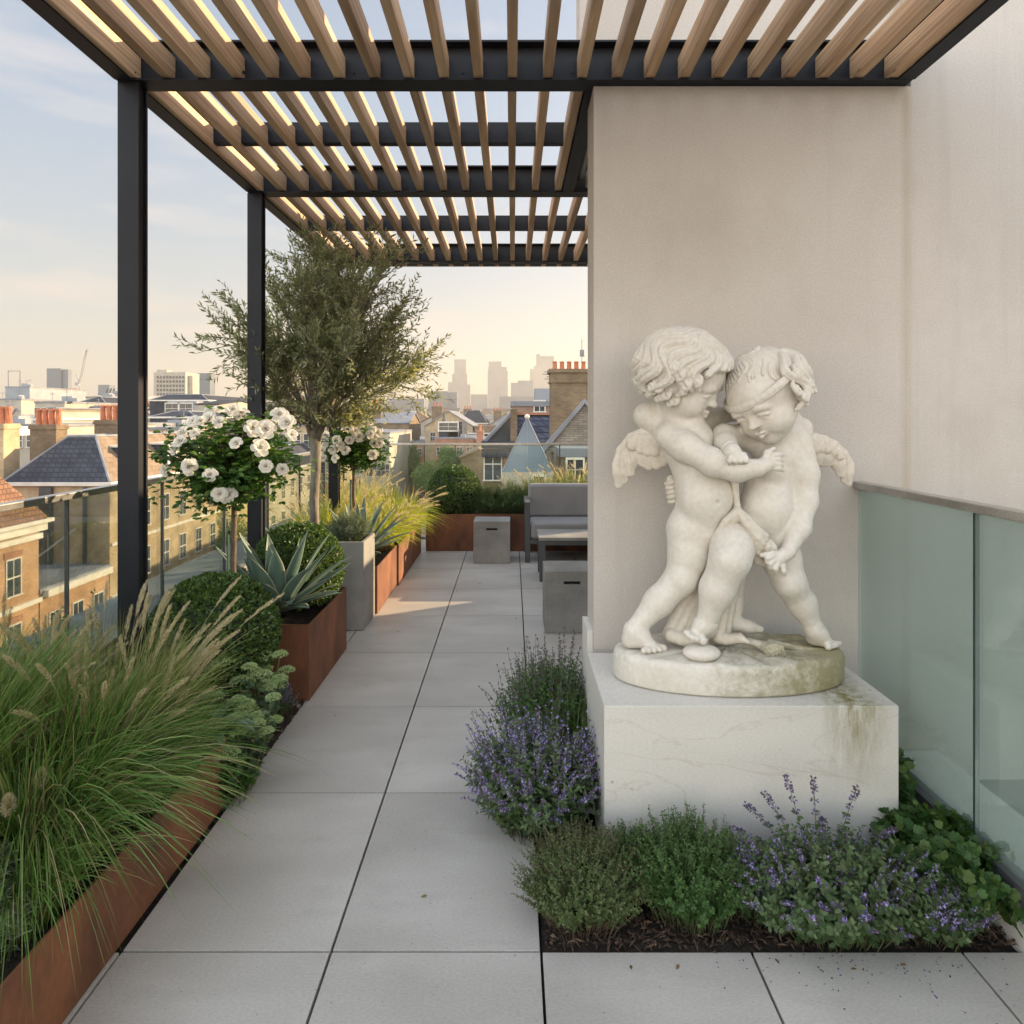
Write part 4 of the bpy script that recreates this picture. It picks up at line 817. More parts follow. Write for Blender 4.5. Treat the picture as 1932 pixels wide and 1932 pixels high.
def petals():
    rg = np.random.default_rng(12); k = 70
    P = np.stack([rg.normal(1.0, .22, k), 1.87 - np.abs(rg.normal(0, .085, k)), np.full(k, 0.0015)], -1)
    o = part('fallen_petals', inst(OVAL, P, np.concatenate([rg.normal(size=(k, 2)), np.zeros((k, 1))], -1), np.array([[0, 0, 1.]]) + rg.normal(0, .25, (k, 3)), rg.uniform(.004, .009, k), .005), M['petal_purple'], None)
    tag(o, 'fallen purple petals and leaf crumbs scattered on the paving', 'petals', kind='stuff')
M['petal_purple'] = leaf_mat('dry_petal', [(0.10, 0.08, 0.20), (0.05, 0.04, 0.05), (0.16, 0.13, 0.28), (0.09, 0.06, 0.05)], 0.8, 0)
petals()
def fallen_leaves():
    rg = np.random.default_rng(31); k = 16
    P = np.stack([np.concatenate([rg.uniform(-1.0, .05, 9), rg.uniform(.2, 1.5, 7)]), np.concatenate([rg.uniform(2.0, 6.5, 9), rg.uniform(1.74, 1.87, 7)]), np.full(k, .003)], -1)
    o = part('fallen_leaves', inst(OVAL, P, np.concatenate([rg.normal(size=(k, 2)), np.zeros((k, 1))], -1), np.array([[0, 0, 1.]]) + rg.normal(0, .35, (k, 3)), rg.uniform(.012, .024, k), .009), M['dead_leaf'], None)
    tag(o, 'a few dry brown leaves dropped on the paving slabs', 'leaves', kind='stuff')
M['dead_leaf'] = leaf_mat('dead_leaf', [(0.14, 0.08, 0.035), (0.08, 0.05, 0.025), (0.20, 0.13, 0.05)], 0.8, 0.1)
fallen_leaves()

# --- rose trees
def flower_mesh(seed, R0=0.032):
    rg = np.random.default_rng(seed); parts = []
    for ring, (k, rad, tilt, sz) in enumerate([(6, .010, .25, 1.0), (6, .008, .55, .88), (5, .006, .85, .68), (5, .004, 1.15, .48), (4, .002, 1.35, .32)]):
        for i in range(k):
            a = 2 * math.pi * (i + 0.5 * (ring % 2)) / k + rg.normal(0, .12); tl = tilt + rg.normal(0, .12); g = 5; L = R0 * sz * rg.uniform(.9, 1.1); V = []; T = []
            h = np.array([math.cos(a), math.sin(a), 0]); s = np.array([-math.sin(a), math.cos(a), 0]); z = np.array([0, 0, 1.])
            for p in range(g):
                t = p / (g - 1); e = tl + 0.5 * (1 - t) - 0.55 * t ** 2
                c = h * rad + h * (L * t * math.cos(tl)) + z * (L * (t * math.sin(tl) + 0.16 * math.sin(math.pi * t) - 0.12 * t * t)) + z * ring * .0015
                hw = L * 0.52 * (0.25 + 0.75 * math.sin(math.pi * (0.12 + 0.62 * t)) ) * (1 if t < .9 else .82)
                for q in (-1, -.5, 0, .5, 1): V.append(c + s * q * hw + z * (0.22 * hw * q * q + rg.normal(0, .0012)) - h * (0.18 * hw * q * q if t > .8 else 0))
            for p in range(g - 1):
                for q in range(4): b = p * 5 + q; T += [(b, b + 1, b + 6), (b, b + 6, b + 5)]
            parts.append((np.array(V), np.array(T)))
    V, T = cat(parts); nP = len(T); k = 22; d = unit(rg.normal(size=(k, 3)) + np.array([0, 0, 1.6]))
    S = inst(LEAF, d * .003 + np.array([0, 0, .006]), d, rg.normal(size=(k, 3)), .011, .002)
    V2, T2 = cat([(V, T), S]); me = np_mesh('flower', V2, T2, True, [0] * nP + [1] * len(S[1])); me.materials.append(M['petal']); me.materials.append(M['stamen']); return me
FL = [flower_mesh(s) for s in (1, 2, 3)]
def rose(loc, zc, rx, rz, label, nfl, seed, nleaf, fs=1.0, fdir=(-0.45, -0.5, 0.5), fixed=()):
    r = plant('rose_tree', loc, label, 'rose tree', 'white standard rose trees'); rg = np.random.default_rng(seed); zc = zc - loc[2]; zt = zc - rz * 0.78
    MB().tube([(0.012, 0, -.03), (0.004, 0, zt * .35), (-.006, 0.003, zt * .7), (0, 0, zt), (0.01, 0, zc - rz * .3)], [.016, .014, .0135, .015, .010], 10).build('trunk', M['stem_brown'], r, True)
    MB().tube([(-0.03, -.01, -.03), (-.026, -.01, zt * .86)], .008, 8).build('stake', M['stake'], r, True)
    n = 110; d = unit(rg.normal(size=(n, 3)) + np.array([0, 0, .35])); tip = np.array([0, 0, zc]) + d * np.array([rx, rx * .9, rz]) * rg.uniform(.55, 1.06, (n, 1)); P0 = np.tile(np.array([0, 0, zt + .02]), (n, 1)) + rg.normal(0, .01, (n, 3))
    P1 = (P0 + tip) / 2 + np.array([0, 0, .07]); part('branches', stems_mesh(P0, P1, tip, .0045, .0016, 7, 4), M['stem_brown'], r)
    t = rg.uniform(.30, 1.08, nleaf); w = rg.integers(0, n, nleaf); P = bez(P0[w], P1[w], tip[w], t); P = P + rg.normal(0, .028, P.shape)
    az = rg.uniform(0, 6.28, nleaf); D = unit(np.stack([np.cos(az), np.sin(az), rg.uniform(-.7, .35, nleaf)], -1) + (P - np.array([0, 0, zc])) * .8)
    L3 = []
    for off, sz in ((0, 1.0), (0.75, .8), (-0.75, .8)):
        ca, sa = math.cos(off), math.sin(off); D2 = np.stack([D[:, 0] * ca - D[:, 1] * sa, D[:, 0] * sa + D[:, 1] * ca, D[:, 2]], -1)
        L3.append(inst(OVAL, P + D2 * .006, D2, np.array([[0, 0, 1.]]) + rg.normal(0, .45, P.shape), sz * rg.uniform(.028, .045, nleaf), sz * .026))
    part('leaves', cat(L3), M['rose_leaf'], r)
    pts = [Vector(np.array(at(*f)) - np.array(loc)) for f in fixed]
    for i in range(nfl):
        dd = unit(rg.normal(size=3) * .75 + np.array(fdir)); pts.append(Vector(np.array([0, 0, zc]) + dd * np.array([rx, rx * .9, rz]) * rg.uniform(.88, 1.04)))
    for i, p in enumerate(pts):
        o = link('flower', FL[i % 3], None, r); dd = (p - Vector((0, 0, zc))).normalized() * .8 + Vector((rg.normal(0, .3), -0.75 + rg.normal(0, .25), .35 + rg.normal(0, .2)))
        o.location = p + (p - Vector((0, 0, zc))).normalized() * .012; o.rotation_euler = dd.to_track_quat('Z', 'Y').to_euler(); s = fs * rg.uniform(.78, 1.2); o.scale = (s, s, s * .95)
    return r
fx = [(446, 838, 3.12), (362, 880, 3.15), (398, 895, 3.10), (500, 880, 3.16), (415, 912 + 18, 3.14), (500, 812, 3.18), (540, 800, 3.25), (525, 785, 3.3), (547, 822, 3.2), (350, 820, 3.3), (335, 848, 3.25), (318, 886, 3.3), (370, 800, 3.35), (395, 795, 3.3), (415, 800, 3.25), (345, 835, 3.2), (455, 785, 3.4), (440, 778, 3.35), (530, 885, 3.3)]
rose((-1.49, 3.47, 0.0), 1.31, 0.40, 0.27, 'near white rose tree on a staked stem above the first box ball', 12, 3, 3400, 1.0, (-0.5, -0.2, .75), fx)
rose((-1.43, 5.85, 0.34), 1.28, 0.31, 0.24, 'far white rose tree behind the olive trunk', 34, 5, 2400, 1.1, (0.1, -0.75, .6))

# --- olive tree
def drop_low(V, T, z, rg):
    k = V.reshape(-1, 5, 3); keep = (k[:, 0, 2] > z + rg.normal(0, .04, len(k))) & (rg.uniform(0, 1, len(k)) < .92); n = int(keep.sum()); return k[keep].reshape(-1, 3), (LEAF[1][None] + (np.arange(n) * 5)[:, None, None]).reshape(-1, 3)
def olive():
    base = np.array([-1.50, 4.93, 0.33]); r = plant('olive_tree', tuple(base), 'olive tree with airy grey green crown under the pergola', 'olive tree'); rg = np.random.default_rng(17)
    zt = 1.40 - base[2]
    tr = MB().tube([(0.02, 0, -.05), (0, 0, .25), (-.01, 0, .6), (.005, .0, .85), (0, 0, zt)], [.046, .039, .035, .036, .044], 14)
    for (dx, dy, h) in ((-.16, 0, .38), (.10, .06, .42), (.02, -.12, .40), (-.06, .1, .5), (.17, -.05, .33), (-.04, -.03, .55)):
        tr.tube([(0, 0, zt - .06), (dx * .35, dy * .35, zt + h * .3), (dx, dy, zt + h)], [.034, .026, .015], 9)
    tr.build('trunk', M['olive_bark'], r, True)
    C = np.array([0.08, 0, 2.09 - base[2]]); n1 = 38
    d = unit(rg.normal(size=(n1, 3)) + np.array([0, 0, .15])); A0 = np.tile(np.array([0, 0, zt + .05]), (n1, 1)); A2 = C + d * np.array([.88, .74, .68]) * rg.uniform(.55, 1.0, (n1, 1)); A1 = (A0 + A2) / 2 + np.array([0, 0, .12]) * rg.uniform(-.2, 1, (n1, 1))
    st = [stems_mesh(A0, A1, A2, .015, .004, 8, 5)]
    n2 = 17; w = np.repeat(np.arange(n1), n2); t = rg.uniform(.35, 1, n1 * n2); B0 = bez(A0[w], A1[w], A2[w], t); out = unit(B0 - np.array([0, 0, zt + .25])); 
    B2 = B0 + unit(out + rg.normal(0, .55, B0.shape) + np.array([0, 0, .35])) * rg.uniform(.14, .36, (len(B0), 1)); B1 = (B0 + B2) / 2 + rg.normal(0, .02, B0.shape) + np.array([0, 0, .02]); B2[:, 2] = np.maximum(B2[:, 2], 1.52 - base[2]); st.append(stems_mesh(B0, B1, B2, .004, .0018, 5, 3))
    n3 = 3; w = np.repeat(np.arange(len(B0)), n3); t = rg.uniform(.3, 1, len(w)); C0 = bez(B0[w], B1[w], B2[w], t); dr = unit(B2[w] - B0[w])
    C2 = C0 + unit(dr + rg.normal(0, .45, C0.shape) + np.array([0, 0, .25])) * rg.uniform(.10, .24, (len(C0), 1)); C1 = (C0 + C2) / 2 + rg.normal(0, .01, C0.shape); C2[:, 2] = np.maximum(C2[:, 2], 1.50 - base[2]); C1[:, 2] = np.maximum(C1[:, 2], 1.50 - base[2]); st.append(stems_mesh(C0, C1, C2, .0018, .0009, 4, 3))
    # long shoots that break the outline
    k = 85; w = rg.integers(0, n1, k); up = unit(d[w] * np.array([1, 1, .6]) + np.array([0, 0, .9])); E0 = A2[w]; E2 = E0 + up * rg.uniform(.22, .42, (k, 1)) + rg.normal(0, .04, (k, 3)); E2[:, 2] = np.minimum(E2[:, 2], 2.93 - base[2]); E1 = (E0 + E2) / 2 + rg.normal(0, .02, E0.shape); st.append(stems_mesh(E0, E1, E2, .003, .001, 5, 3))
    part('branches', cat(st), M['olive_bark'], r); lv = []
    for (X0, X1, X2, per) in ((C0, C1, C2, 13), (B0, B1, B2, 7), (E0, E1, E2, 34)):
        n = len(X0); t = np.linspace(.08, 1, per)[None] + rg.normal(0, .02, (n, per)); t = np.clip(t, 0, 1); P = bez(X0[:, None], X1[:, None], X2[:, None], t); D = unit(bez_d(X0[:, None], X1[:, None], X2[:, None], t))
        A = unit(np.cross(D, np.array([.2, .1, 1.]))); B = np.cross(D, A); ph = np.arange(per)[None] * 1.57 + rg.uniform(0, 6.28, (n, 1)) + rg.normal(0, .4, (n, per)); sd = A * np.cos(ph)[..., None] + B * np.sin(ph)[..., None]
        Dn = unit(sd * .9 + D * 1.0); L = rg.uniform(.034, .060, (n, per)); lv.append(inst(LEAF, P.reshape(-1, 3), Dn.reshape(-1, 3), rg.normal(size=(n * per, 3)), L.reshape(-1), L.reshape(-1) * .25))
    lv = [drop_low(V, T, 1.50 - base[2], rg) for V, T in lv]
    part('foliage', cat(lv), M['olive_leaf'], r)
olive()
# ================================================================== the marble group, carved as smooth distance fields
UN = 0.00055
def S(x, y, d=0.0): return np.array(at(1127 + 0.2685 * x, 572.4 + 0.2685 * y, 2.5 + d))
class Field:
    def __init__(s, lo, hi, h):
        s.lo = np.array(lo, float); s.h = h; s.n = np.ceil((np.array(hi) - s.lo) / h).astype(int) + 1
        s.f = np.full(s.n, 0.08, np.float32); s.ax = [s.lo[i] + h * np.arange(s.n[i]) for i in range(3)]
    def win(s, lo, hi):
        a = np.clip(np.floor((lo - s.lo) / s.h).astype(int), 0, s.n - 1); b = np.clip(np.ceil((hi - s.lo) / s.h).astype(int) + 1, 1, s.n)
        if np.any(b <= a): return None, None
        sl = tuple(slice(a[i], b[i]) for i in range(3)); G = np.meshgrid(*[s.ax[i][sl[i]] for i in range(3)], indexing='ij', copy=False)
        return sl, G
    def put(s, sl, d, k, op):
        f = s.f[sl]; d = d.astype(np.float32)
        if op == 'sub': d = -d; r = np.maximum(f, d); h = np.clip(k - np.abs(f - d), 0, None) / k; s.f[sl] = r + h * h * k * 0.25
        else: r = np.minimum(f, d); h = np.clip(k - np.abs(f - d), 0, None) / k; s.f[sl] = r - h * h * k * 0.25
    def cone(s, a, b, ra, rb, k=0.018, op='add', fl=1.0):
        """round cone between two points; fl > 1 flattens it along the depth axis"""
        a, b = np.array(a, float), np.array(b, float); m = max(ra, rb) + k + 2.5 * s.h
        sl, G = s.win(np.minimum(a, b) - m, np.maximum(a, b) + m)
        if sl is None: return s
        w = np.array([1, fl, 1]); P = [G[i] - a[i] for i in range(3)]; ab = (b - a) * w; P[1] = P[1] * fl; L2 = float(ab @ ab) + 1e-12
        t = np.clip((P[0] * ab[0] + P[1] * ab[1] + P[2] * ab[2]) / L2, 0, 1)
        d = np.sqrt((P[0] - t * ab[0]) ** 2 + (P[1] - t * ab[1]) ** 2 + (P[2] - t * ab[2]) ** 2) - (ra + (rb - ra) * t)
        s.put(sl, d / (1 if fl == 1 else fl ** 0.5), k, op); return s
    def chain(s, pts, rs, k=0.018, op='add', fl=1.0):
        for i in range(len(pts) - 1): s.cone(pts[i], pts[i + 1], rs[i], rs[i + 1], k, op, fl)
        return s
    def ell(s, c, rad, Rm=np.eye(3), k=0.018, op='add'):
        c = np.array(c, float); m = max(rad) + k + 2.5 * s.h; sl, G = s.win(c - m, c + m)
        if sl is None: return s
        P = [G[i] - c[i] for i in range(3)]; q = [sum(Rm[j][i] * P[i] for i in range(3)) for j in range(3)]
        k0 = np.sqrt(sum((q[j] / rad[j]) ** 2 for j in range(3))); k1 = np.sqrt(sum((q[j] / rad[j] ** 2) ** 2 for j in range(3)))
        s.put(sl, k0 * (k0 - 1) / np.maximum(k1, 1e-6), k, op); return s
    def ring(s, c, axis, Rr, r, k=0.006, op='sub'):
        c = np.array(c, float); axis = np.array(axis, float) / np.linalg.norm(axis); m = Rr + r + k + 2.5 * s.h; sl, G = s.win(c - m, c + m)
        P = [G[i] - c[i] for i in range(3)]; z = sum(P[i] * axis[i] for i in range(3)); rr = np.sqrt(np.maximum(sum(P[i] ** 2 for i in range(3)) - z ** 2, 0))
        s.put(sl, np.sqrt((rr - Rr) ** 2 + z ** 2) - r, k, op); return s
    def mesh(s, name, it=1):
        f = s.f; f[0], f[-1], f[:, 0], f[:, -1], f[:, :, 0], f[:, :, -1] = [0.05] * 6
        g = f < 0; n = np.array(f.shape) - 1; c = np.zeros(n, np.int8)
        cs = [(i, j, k) for i in (0, 1) for j in (0, 1) for k in (0, 1)]
        for (i, j, k) in cs: c += g[i:i + n[0], j:j + n[1], k:k + n[2]]
        act = (c > 0) & (c < 8); idx = np.full(n, -1, np.int64); I = np.argwhere(act); idx[act] = np.arange(len(I))
        acc = np.zeros((len(I), 3)); cnt = np.zeros(len(I))
        for a in range(3):
            for o in [(0, 0), (0, 1), (1, 0), (1, 1)]:
                e = [0, 0, 0]; oth = [q for q in range(3) if q != a]; e[oth[0]], e[oth[1]] = o; e2 = list(e); e2[a] = 1
                v0 = f[I[:, 0] + e[0], I[:, 1] + e[1], I[:, 2] + e[2]]; v1 = f[I[:, 0] + e2[0], I[:, 1] + e2[1], I[:, 2] + e2[2]]
                m = (v0 < 0) != (v1 < 0); t = v0 / np.where(m, v0 - v1, 1); p = np.tile(np.array(e, float), (len(I), 1)); p[:, a] = t
                acc[m] += p[m]; cnt[m] += 1
        V = (I + acc / np.maximum(cnt, 1)[:, None]) * s.h + s.lo; Q = []
        for a in range(3):
            b, c2 = [q for q in range(3) if q != a]; sl0 = [slice(1, n[q]) for q in range(3)]; sl0[a] = slice(0, n[a]); sl1 = list(sl0); sl1[a] = slice(1, n[a] + 1)
            E = np.argwhere(g[tuple(sl0)] != g[tuple(sl1)]); off = np.array([1, 1, 1]); off[a] = 0; E = E + off
            ins = g[E[:, 0], E[:, 1], E[:, 2]]; db = np.zeros(3, int); db[b] = 1; dc = np.zeros(3, int); dc[c2] = 1
            ids = [idx[tuple((E - x).T)] for x in (db * 0, db, db + dc, dc)]; q = np.stack(ids, -1); fl = ins if a != 1 else ~ins; q[~fl] = q[~fl][:, ::-1]; Q.append(q)
        Q = np.concatenate(Q); Q = Q[(Q >= 0).all(1)]
        for _ in range(it):       # light smoothing
            A = np.zeros_like(V); C = np.zeros(len(V))
            for i in range(4): np.add.at(A, Q[:, i], V[Q[:, (i + 1) % 4]]); np.add.at(A, Q[:, i], V[Q[:, (i + 3) % 4]]); np.add.at(C, Q[:, i], 2)
            V = V * 0.5 + 0.5 * A / np.maximum(C, 1)[:, None]
        return np_mesh(name, V, Q[:, ::-1], True)

class Head:
    def __init__(s, c, fwd, R_, roll=0.0):
        s.c = np.array(c); s.f = unit(np.array(fwd, float)); u = np.array([0, 0, 1.]) - s.f[2] * s.f; s.u = unit(u); s.r = np.cross(s.f, s.u)
        ur = s.u * math.cos(roll) + s.r * math.sin(roll); s.u = ur; s.r = np.cross(s.f, s.u); s.R = R_
        s.M = np.array([s.f, s.r, s.u])
    def p(s, f, r, u): return s.c + s.R * (s.f * f + s.r * r + s.u * u)
    def carve(s, F):
        R_ = s.R; M_ = s.M; P = s.p; e = lambda c, rad, k=.10, op='add': F.ell(P(*c), [x * R_ for x in rad], M_, k * R_, op)
        e((-.02, 0, .14), (1.0, .84, .92)); e((.30, 0, -.40), (.60, .60, .60), .2)
        for q in (-1, 1): e((.50, .34 * q, -.50), (.36, .30, .32), .2)
        e((.62, 0, -.86), (.20, .22, .17), .15); e((.40, 0, -.78), (.30, .34, .20), .2)
        e((.74, 0, .22), (.26, .50, .38), .2)
        for q in (-1, 1):
            e((1.00, .31 * q, -.16), (.20, .20, .13), .10, 'sub')
            e((.78, .30 * q, -.19), (.145, .165, .135), .03)
            for j in range(6):      # upper lid fold and brow
                a0, a1 = -1 + j / 3, -1 + (j + 1) / 3
                g = lambda a, lift, out: P(out - .10 * a * a - .05 * a * q * 0, (.30 + .17 * a * q * 1.0) * q if False else .30 * q + .17 * a, lift - .07 * a * a)
                F.cone(g(a0, -.16, .935), g(a1, -.16, .935), .026 * R_, .026 * R_, .02 * R_)
                F.cone(g(a0, -.285, .895), g(a1, -.285, .895), .014 * R_, .014 * R_, .03 * R_)
                F.cone(g(a0 * 1.15, .02, .925), g(a1 * 1.15, .02, .925), .03 * R_, .03 * R_, .14 * R_)
        F.cone(P(.90, 0, -.12), P(.99, 0, -.35), .055 * R_, .075 * R_, .10 * R_)
        e((1.02, 0, -.375), (.085, .09, .075), .05)
        for q in (-1, 1): e((.955, .09 * q, -.39), (.065, .05, .05), .04); e((1.0, .05 * q, -.45), (.03, .025, .03), .02, 'sub')
        F.chain([P(.86, -.17, -.62), P(.94, -.07, -.585), P(.955, 0, -.60), P(.94, .07, -.585), P(.86, .17, -.62)], [x * R_ for x in (.025, .040, .034, .040, .025)], .03 * R_)
        F.chain([P(.84, -.14, -.66), P(.92, 0, -.695), P(.84, .14, -.66)], [x * R_ for x in (.025, .046, .025)], .04 * R_)
        F.chain([P(.89, -.20, -.635), P(.985, 0, -.642), P(.89, .20, -.635)], [x * R_ for x in (.012, .014, .012)], .015 * R_, 'sub')
        for q in (-1, 1):
            e((-.05, .80 * q, -.30), (.15, .09, .23), .04); e((-.02, .87 * q, -.28), (.07, .05, .13), .03, 'sub'); e((-.0, .82 * q, -.50), (.07, .06, .08), .03)
    def surf_pt(s, th, ph, lift=0.0):
        """point on the skull; th from the crown (0) down, ph round the head, 0 = forehead"""
        d = np.array([math.sin(th) * math.cos(ph), math.sin(th) * math.sin(ph), math.cos(th)])
        return s.p(*(np.array([-.02, 0, .14]) + d * (np.array([1.0, .86, .93]) + lift)))

def U_(*v): return [x * UN for x in v]
def hand(F, wrist, palm, tips, thumb, r, pr, spread):
    """palm and five separate fingers, each bent once"""
    wrist, palm = np.array(wrist), np.array(palm); F.cone(wrist, palm, pr * 1.02, pr * .92, .008)
    d = unit(palm - wrist); 
    for kb, mid, tip in tips: F.chain([palm * .5 + np.array(kb) * .5, np.array(kb), np.array(mid), np.array(tip)], [r * 1.15, r * 1.12, r, r * .78], .0035)
    F.chain([wrist * .4 + palm * .6, np.array(thumb[0]), np.array(thumb[1])], [r * 1.4, r * 1.15, r * .85], .004)
def foot(F, ankle, heel, ball, toes, r0):
    F.cone(ankle, heel, r0, r0 * .92, .02); F.chain([ankle, (np.array(ankle) + ball) / 2 + np.array([0, 0, .004]), ball], [r0 * .95, r0 * .80, r0 * .52], .02); F.cone(heel, ball, r0 * .62, r0 * .50, .02)
    for t, r in toes: F.cone(np.array(ball) * .6 + np.array(t) * .4, t, r * 1.05, r, .004)

stat = empty('putti_statue', tuple(S(870, 2600, 0.01)), 'white marble statue of two winged wrestling putti on a round base', 'statue')
SP = Vector(stat.location)
def marble_mat(name, c1, c2, algae=None):
    m = surf(name, c1, c2, 5, 0.5, 0.04, 60, detail=8, lo=.3, hi=.7, bdist=.002); p = m.node_tree.nodes["Principled BSDF"]
    p.inputs['Subsurface Weight'].default_value = 0.05; p.inputs['Subsurface Radius'].default_value = (0.012, 0.009, 0.007); p.inputs['Subsurface Scale'].default_value = 0.6
    if algae: add_mask_stain(m, (0.20, 0.175, 0.055), algae); 
    return m
def alg_base(n, l):
    g = n.new("ShaderNodeNewGeometry"); sp = n.new("ShaderNodeSeparateXYZ"); l.new(g.outputs['Position'], sp.inputs[0])
    a = n.new("ShaderNodeTexNoise"); a.inputs['Scale'].default_value = 19; a.inputs['Detail'].default_value = 12; a.inputs['Roughness'].default_value = .78; l.new(g.outputs['Position'], a.inputs['Vector'])
    x = n.new("ShaderNodeMapRange"); x.inputs['From Min'].default_value = 0.62; x.inputs['From Max'].default_value = 1.26; x.inputs['To Min'].default_value = 0.0; x.inputs['To Max'].default_value = .44; l.new(sp.outputs['X'], x.inputs['Value'])
    s = n.new("ShaderNodeMath"); l.new(a.outputs['Fac'], s.inputs[0]); l.new(x.outputs[0], s.inputs[1])
    r = n.new("ShaderNodeMapRange"); r.inputs['From Min'].default_value = .56; r.inputs['From Max'].default_value = .86; r.inputs['To Max'].default_value = .8; l.new(s.outputs[0], r.inputs['Value']); return r.outputs[0]
M['marble'] = marble_mat('white_marble', (0.62, 0.585, 0.52), (0.66, 0.62, 0.555))
M['marble_base'] = marble_mat('stained_marble', (0.58, 0.55, 0.48), (0.65, 0.62, 0.555), alg_base)
M['marble_warm'] = marble_mat('aged_marble', (0.56, 0.51, 0.43), (0.63, 0.585, 0.505))
def put(name, F, mat, it=1, parent=None):
    me = F.mesh(name, it); me.transform(Matrix.Translation(-SP)); return link(name, me, mat, parent or stat)

HA = Head(S(582, 512, -0.015), (.80, -.45, -.36), 282 * UN, 0.06)
HB = Head(S(1196, 640, -0.065), (-.72, -.50, -.46), 280 * UN, 0.26)
# ---- left putto
A_ = Field(S(60, 100, -.3) * [1, 0, 0] + [0, 2.18, .62], S(1420, 60, .1) * [1, 0, 0] + [0, 2.72, 2.06], 0.0040)
HA.carve(A_)
A_.chain([S(560, 760, .02), S(600, 900, .01), S(640, 990, 0), S(705, 1180, -.01), S(755, 1330, -.02), S(715, 1560, 0)], U_(115, 150, 175, 158, 185, 178), .03)
A_.ell(S(600, 930, .03), U_(190, 120, 90), k=.03); A_.ell(S(770, 1370, -.07), U_(165, 110, 170), k=.03)
A_.chain([S(505, 930, -.04), S(620, 1010, -.10), S(790, 1105, -.155), S(820, 1125, -.165), S(980, 1165, -.19), S(1115, 1158, -.20)], U_(98, 98, 84, 84, 80, 58), .022)
hand(A_, S(1120, 1158, -.20), S(1190, 1130, -.195), [(S(1235, 1068 + 30 * i, -.20), S(1272, 1062 + 33 * i, -.198), S(1305, 1066 + 36 * i, -.180)) for i in range(4)], (S(1190, 1050, -.19), S(1240, 1020, -.175)), 17 * UN, 55 * UN, 0)
A_.ring(S(1128, 1157, -.20), (1, .05, -.05), 62 * UN, .0028, .005)
A_.chain([S(720, 880, .08), S(830, 800, .11), S(960, 765, .13), S(1120, 800, .14)], U_(95, 70, 58, 52), .02)
A_.chain([S(470, 860, .06), S(380, 800, .08), S(340, 790, .09)], U_(110, 100, 88), .03)
# legs
A_.chain([S(650, 1590, 0), S(648, 1760, -.01), S(590, 1930, -.02), S(430, 2095, -.015), S(262, 2290, -.015)], U_(165, 142, 108, 96, 62), .025)
A_.ell(S(610, 1930, -.05), U_(58, 45, 62), k=.035)
foot(A_, S(255, 2300, -.02), S(228, 2360, -.015), S(385, 2408, -.045), [(S(325, 2440, -.085), 20 * UN), (S(362, 2440, -.078), 19 * UN), (S(400, 2438, -.07), 19 * UN), (S(436, 2432, -.06), 20 * UN), (S(466, 2422, -.045), 25 * UN)], 62 * UN)
A_.ring(S(268, 2282, -.017), (.75, 0, 1), 64 * UN, .0025, .005)
A_.chain([S(960, 1640, .05), S(975, 1850, .07), S(955, 2120, .08), S(950, 2230, .07)], U_(120, 85, 62, 56), .025)
A_.chain([S(955, 2250, .06), S(1060, 2270, .05), S(1145, 2290, .05)], U_(52, 42, 26), .02)
A_.cone(S(740, 1590, .03), S(960, 1640, .05), 150 * UN, 120 * UN, .03)
A_.ell(S(850, 1400, -.140), [.007, .02, .009], k=.008, op='sub')
put('putto', A_, M['marble']); del A_
# ---- right putto
B_ = Field(S(560, 100, -.3) * [1, 0, 0] + [0, 2.18, .62], S(1800, 60, .1) * [1, 0, 0] + [0, 2.72, 1.96], 0.0040)
HB.carve(B_)
B_.chain([S(1330, 850, .04), S(1330, 960, .03), S(1270, 1090, .01), S(1205, 1250, -.005), S(1185, 1430, -.02), S(1175, 1610, 0)], U_(115, 140, 150, 150, 170, 158), .03)
B_.ell(S(1190, 1450, -.055), U_(140, 85, 140), k=.04); B_.ell(S(1235, 1185, -.075), U_(85, 60, 70), k=.02)
B_.chain([S(1405, 1010, 0), S(1450, 1200, -.03), S(1458, 1390, -.05), S(1415, 1580, -.085), S(1340, 1740, -.12)], U_(108, 98, 82, 74, 50), .022)
hand(B_, S(1335, 1748, -.122), S(1275, 1790, -.13), [(S(1225, 1775 + 0, -.145), S(1195, 1790, -.150), S(1188, 1818, -.145)), (S(1238, 1805, -.145), S(1215, 1830, -.15), S(1212, 1858, -.145)), (S(1262, 1832, -.145), S(1250, 1862, -.15), S(1256, 1885, -.145)), (S(1300, 1845, -.14), S(1308, 1880, -.145), S(1312, 1905, -.14))], (S(1225, 1752, -.14), S(1155, 1770, -.15)), 19 * UN, 50 * UN, 0)
B_.ring(S(1330, 1752, -.122), (-.6, -.1, -.6), 54 * UN, .0028, .005)
B_.chain([S(1180, 1000, .03), S(1020, 930, .03), S(895, 935, -.03), S(900, 990, -.10), S(950, 1045, -.20)], U_(100, 80, 82, 68, 55), .02)
hand(B_, S(950, 1045, -.205), S(978, 1080, -.225), [(S(938 + 34 * i, 1080 + 3 * i, -.245), S(930 + 38 * i, 1108, -.248), S(930 + 40 * i, 1128 - 3 * i, -.238)) for i in range(4)], (S(1030, 1065, -.23), S(1052, 1090, -.232)), 16 * UN, 48 * UN, 0)
for q in (0, 1): B_.ring(S(905 + 14 * q, 1003 + 22 * q, -.13 - .02 * q), (.3, -.5, -.6), 74 * UN, .0028, .005)
B_.chain([S(1430, 880, .09), S(1400, 960, .07)], U_(82, 100), .02)
